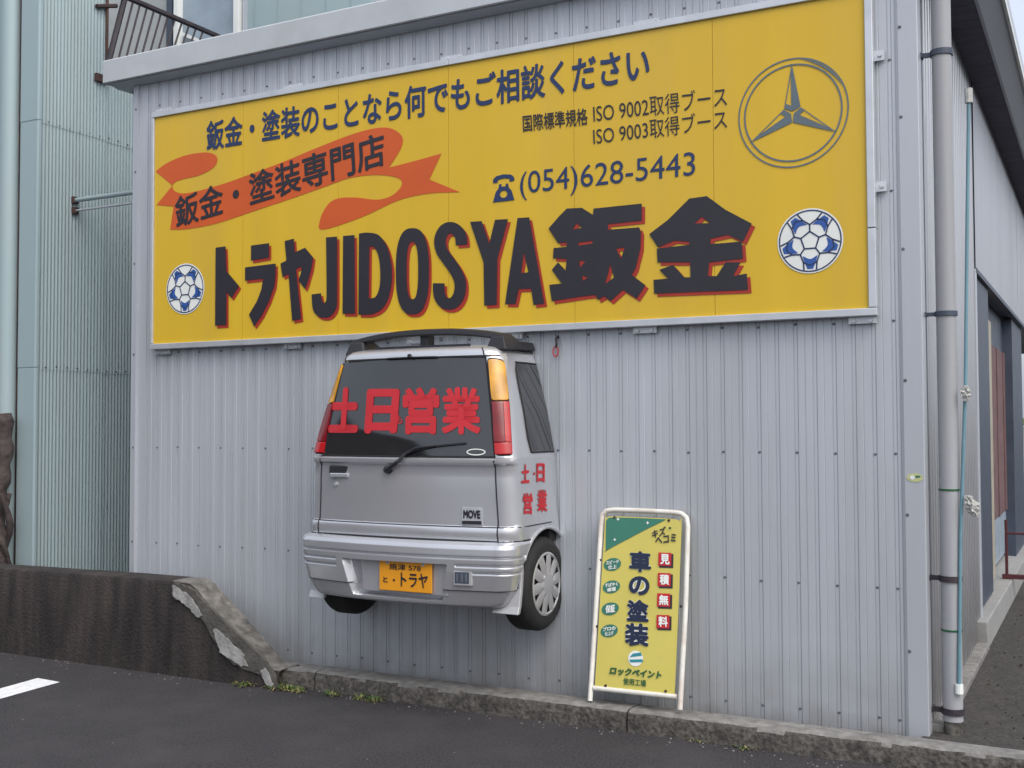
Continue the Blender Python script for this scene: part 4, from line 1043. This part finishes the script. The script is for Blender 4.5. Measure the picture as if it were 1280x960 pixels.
# ============================================================ WEEDS AND DEBRIS
def tuft(bb, c, n, h, spread):
    for i in range(n):
        a = random.uniform(0, 2*math.pi); l = h*random.uniform(.5, 1.2); r = spread*random.random()
        p0 = Vector(c)+Vector((math.cos(a)*r, math.sin(a)*r*.6, 0)); d = Vector((math.cos(a)*.8, math.sin(a)*.8-.3, random.uniform(.4, 1.3))).normalized()
        s = Vector((-math.sin(a), math.cos(a), 0))*random.uniform(.002, .006)
        m = p0+d*l*.6; e = p0+d*l+Vector((d.x*.3*l, d.y*.3*l, -.35*l))
        bb.add([p0-s, p0+s, m+s, m-s, e], [(0, 1, 2, 3), (3, 2, 4)])
b1 = MB(); b2 = MB()
for (u, v, n, h) in ((306, 856, 60, .08), (318, 856, 40, .06), (345, 860, 50, .07), (360, 862, 50, .06), (373, 864, 40, .05), (340, 858, 40, .06), (415, 869, 25, .05), (450, 873, 30, .05), (468, 876, 30, .05), (870, 925, 30, .05), (930, 935, 18, .04), (196, 836, 10, .03)):
    p = at(u, v, 2, .0); tuft(b1, p, n, h, .05); tuft(b2, p+Vector((.02, -.02, 0)), n//2, h*.8, .06)
stuff(b1.build('weeds', M_leaf)); stuff(b2.build('dry_grass', M_dry))
b = MB()
for i in range(260):
    x = random.uniform(-1.5, 8); y = (yk(x) if x > 1.4 else YF)-abs(random.gauss(0, .10))-.02; r = random.uniform(.003, .009)
    if i > 180: x = random.uniform(-2, 8); y = random.uniform(-3, -.5); r *= .7
    a = random.uniform(0, 6); c = Vector((x, y, .002))
    vs = [c+Vector((math.cos(a+k*2.1)*r, math.sin(a+k*2.1)*r, 0)) for k in range(3)]+[c+Vector((0, 0, r))]
    b.add(vs, [(0, 1, 3), (1, 2, 3), (2, 0, 3)])
stuff(b.build('debris', M_concl))

# ============================================================ YARD AT THE RIGHT, BEYOND THE OPENING
p0 = at(1261, 692, 0, 5.72); 
rr_ = thing('red_rail', 'low dark red steel rail on the step beyond the side doors', 'rail', (5.70, p0.y, .3))
zt3 = at(1261, 650, 1, p0.y).z; zm3 = at(1270, 667, 1, p0.y).z
MB().tube([(5.70, p0.y, .29), (5.70, p0.y, zt3)], .014, 6).build('post', M_redrail, rr_)
MB().tube([(5.70, p0.y, zm3), (7.6, p0.y, zm3)], .011, 6).build('bar', M_redrail, rr_)
MB().box(5.66, 7.6, p0.y-.03, p0.y+.03, .285, .325).build('base_rail', M_redrail, rr_)
# hedge beyond the far end
b = MB()
for i in range(5000):
    c = Vector((random.uniform(1.5, 12), random.uniform(17, 19), random.triangular(.1, 3.2, .8))); s = random.uniform(.05, .11)
    if c.z > 2.0+.8*noise.noise(Vector((c.x*.8, 0, 0))): continue
    a = Vector((random.uniform(-1, 1), random.uniform(-1, 1), random.uniform(-1, 1))).normalized(); q = a.orthogonal().normalized(); r_ = a.cross(q)
    b.add([c-q*s, c+r_*s*.5, c+q*s, c-r_*s*.5], [(0, 1, 2, 3)])
hd = b.build('hedge', M_leaf, None, fixn=False); tag(hd, 'green hedge seen through the far end of the side opening', 'hedge')

# ============================================================ HOUSE ACROSS THE CAR PARK (mirrored in the car glass)
oh = thing('house', 'dark two-storey house across the car park, mirrored in the rear window of the car', 'house', (-13, -14, 0))
M_hw = mat('house_wall', (.10, .085, .075), .85, 0, .15, 2, .2, 20); M_hr = mat('house_roof', (.03, .03, .035), .7, 0, .2, 4)
MB().prism([(-20, -12, 0), (-5.9, -12, 0), (-5.9, -12, 5.9), (-13, -12, 8.1), (-20, -12, 5.9)], (0, -7, 0)).build('wall', M_hw, oh)
for sg2 in (1, -1):
    MB().prism([(-13, -11.6, 8.35), (-13+sg2*7.6, -11.6, 5.95), (-13+sg2*7.6, -11.6, 5.75), (-13, -11.6, 8.15)], (0, -7.8, 0)).build('roof', M_hr, oh)
for (wx, wz) in ((-17.5, 1.2), (-14, 1.2), (-9, 1.2), (-17.5, 3.8), (-13.5, 3.8), (-9.5, 3.8)):
    f_ = MB().box(wx, wx+1.7, -12, -11.95, wz, wz+1.2).build('window', M_white, oh); MB().box(wx+.08, wx+1.62, -11.96, -11.94, wz+.08, wz+1.12).build('pane', M_glass, oh, f_)
# ============================================================ units to metres
done = set()
for o in bpy.data.objects:
    o.location = o.location*S
    if o.type == 'MESH' and o.data.name not in done:
        done.add(o.data.name); o.data.transform(Matrix.Scale(S, 4))
bpy.context.view_layer.update()
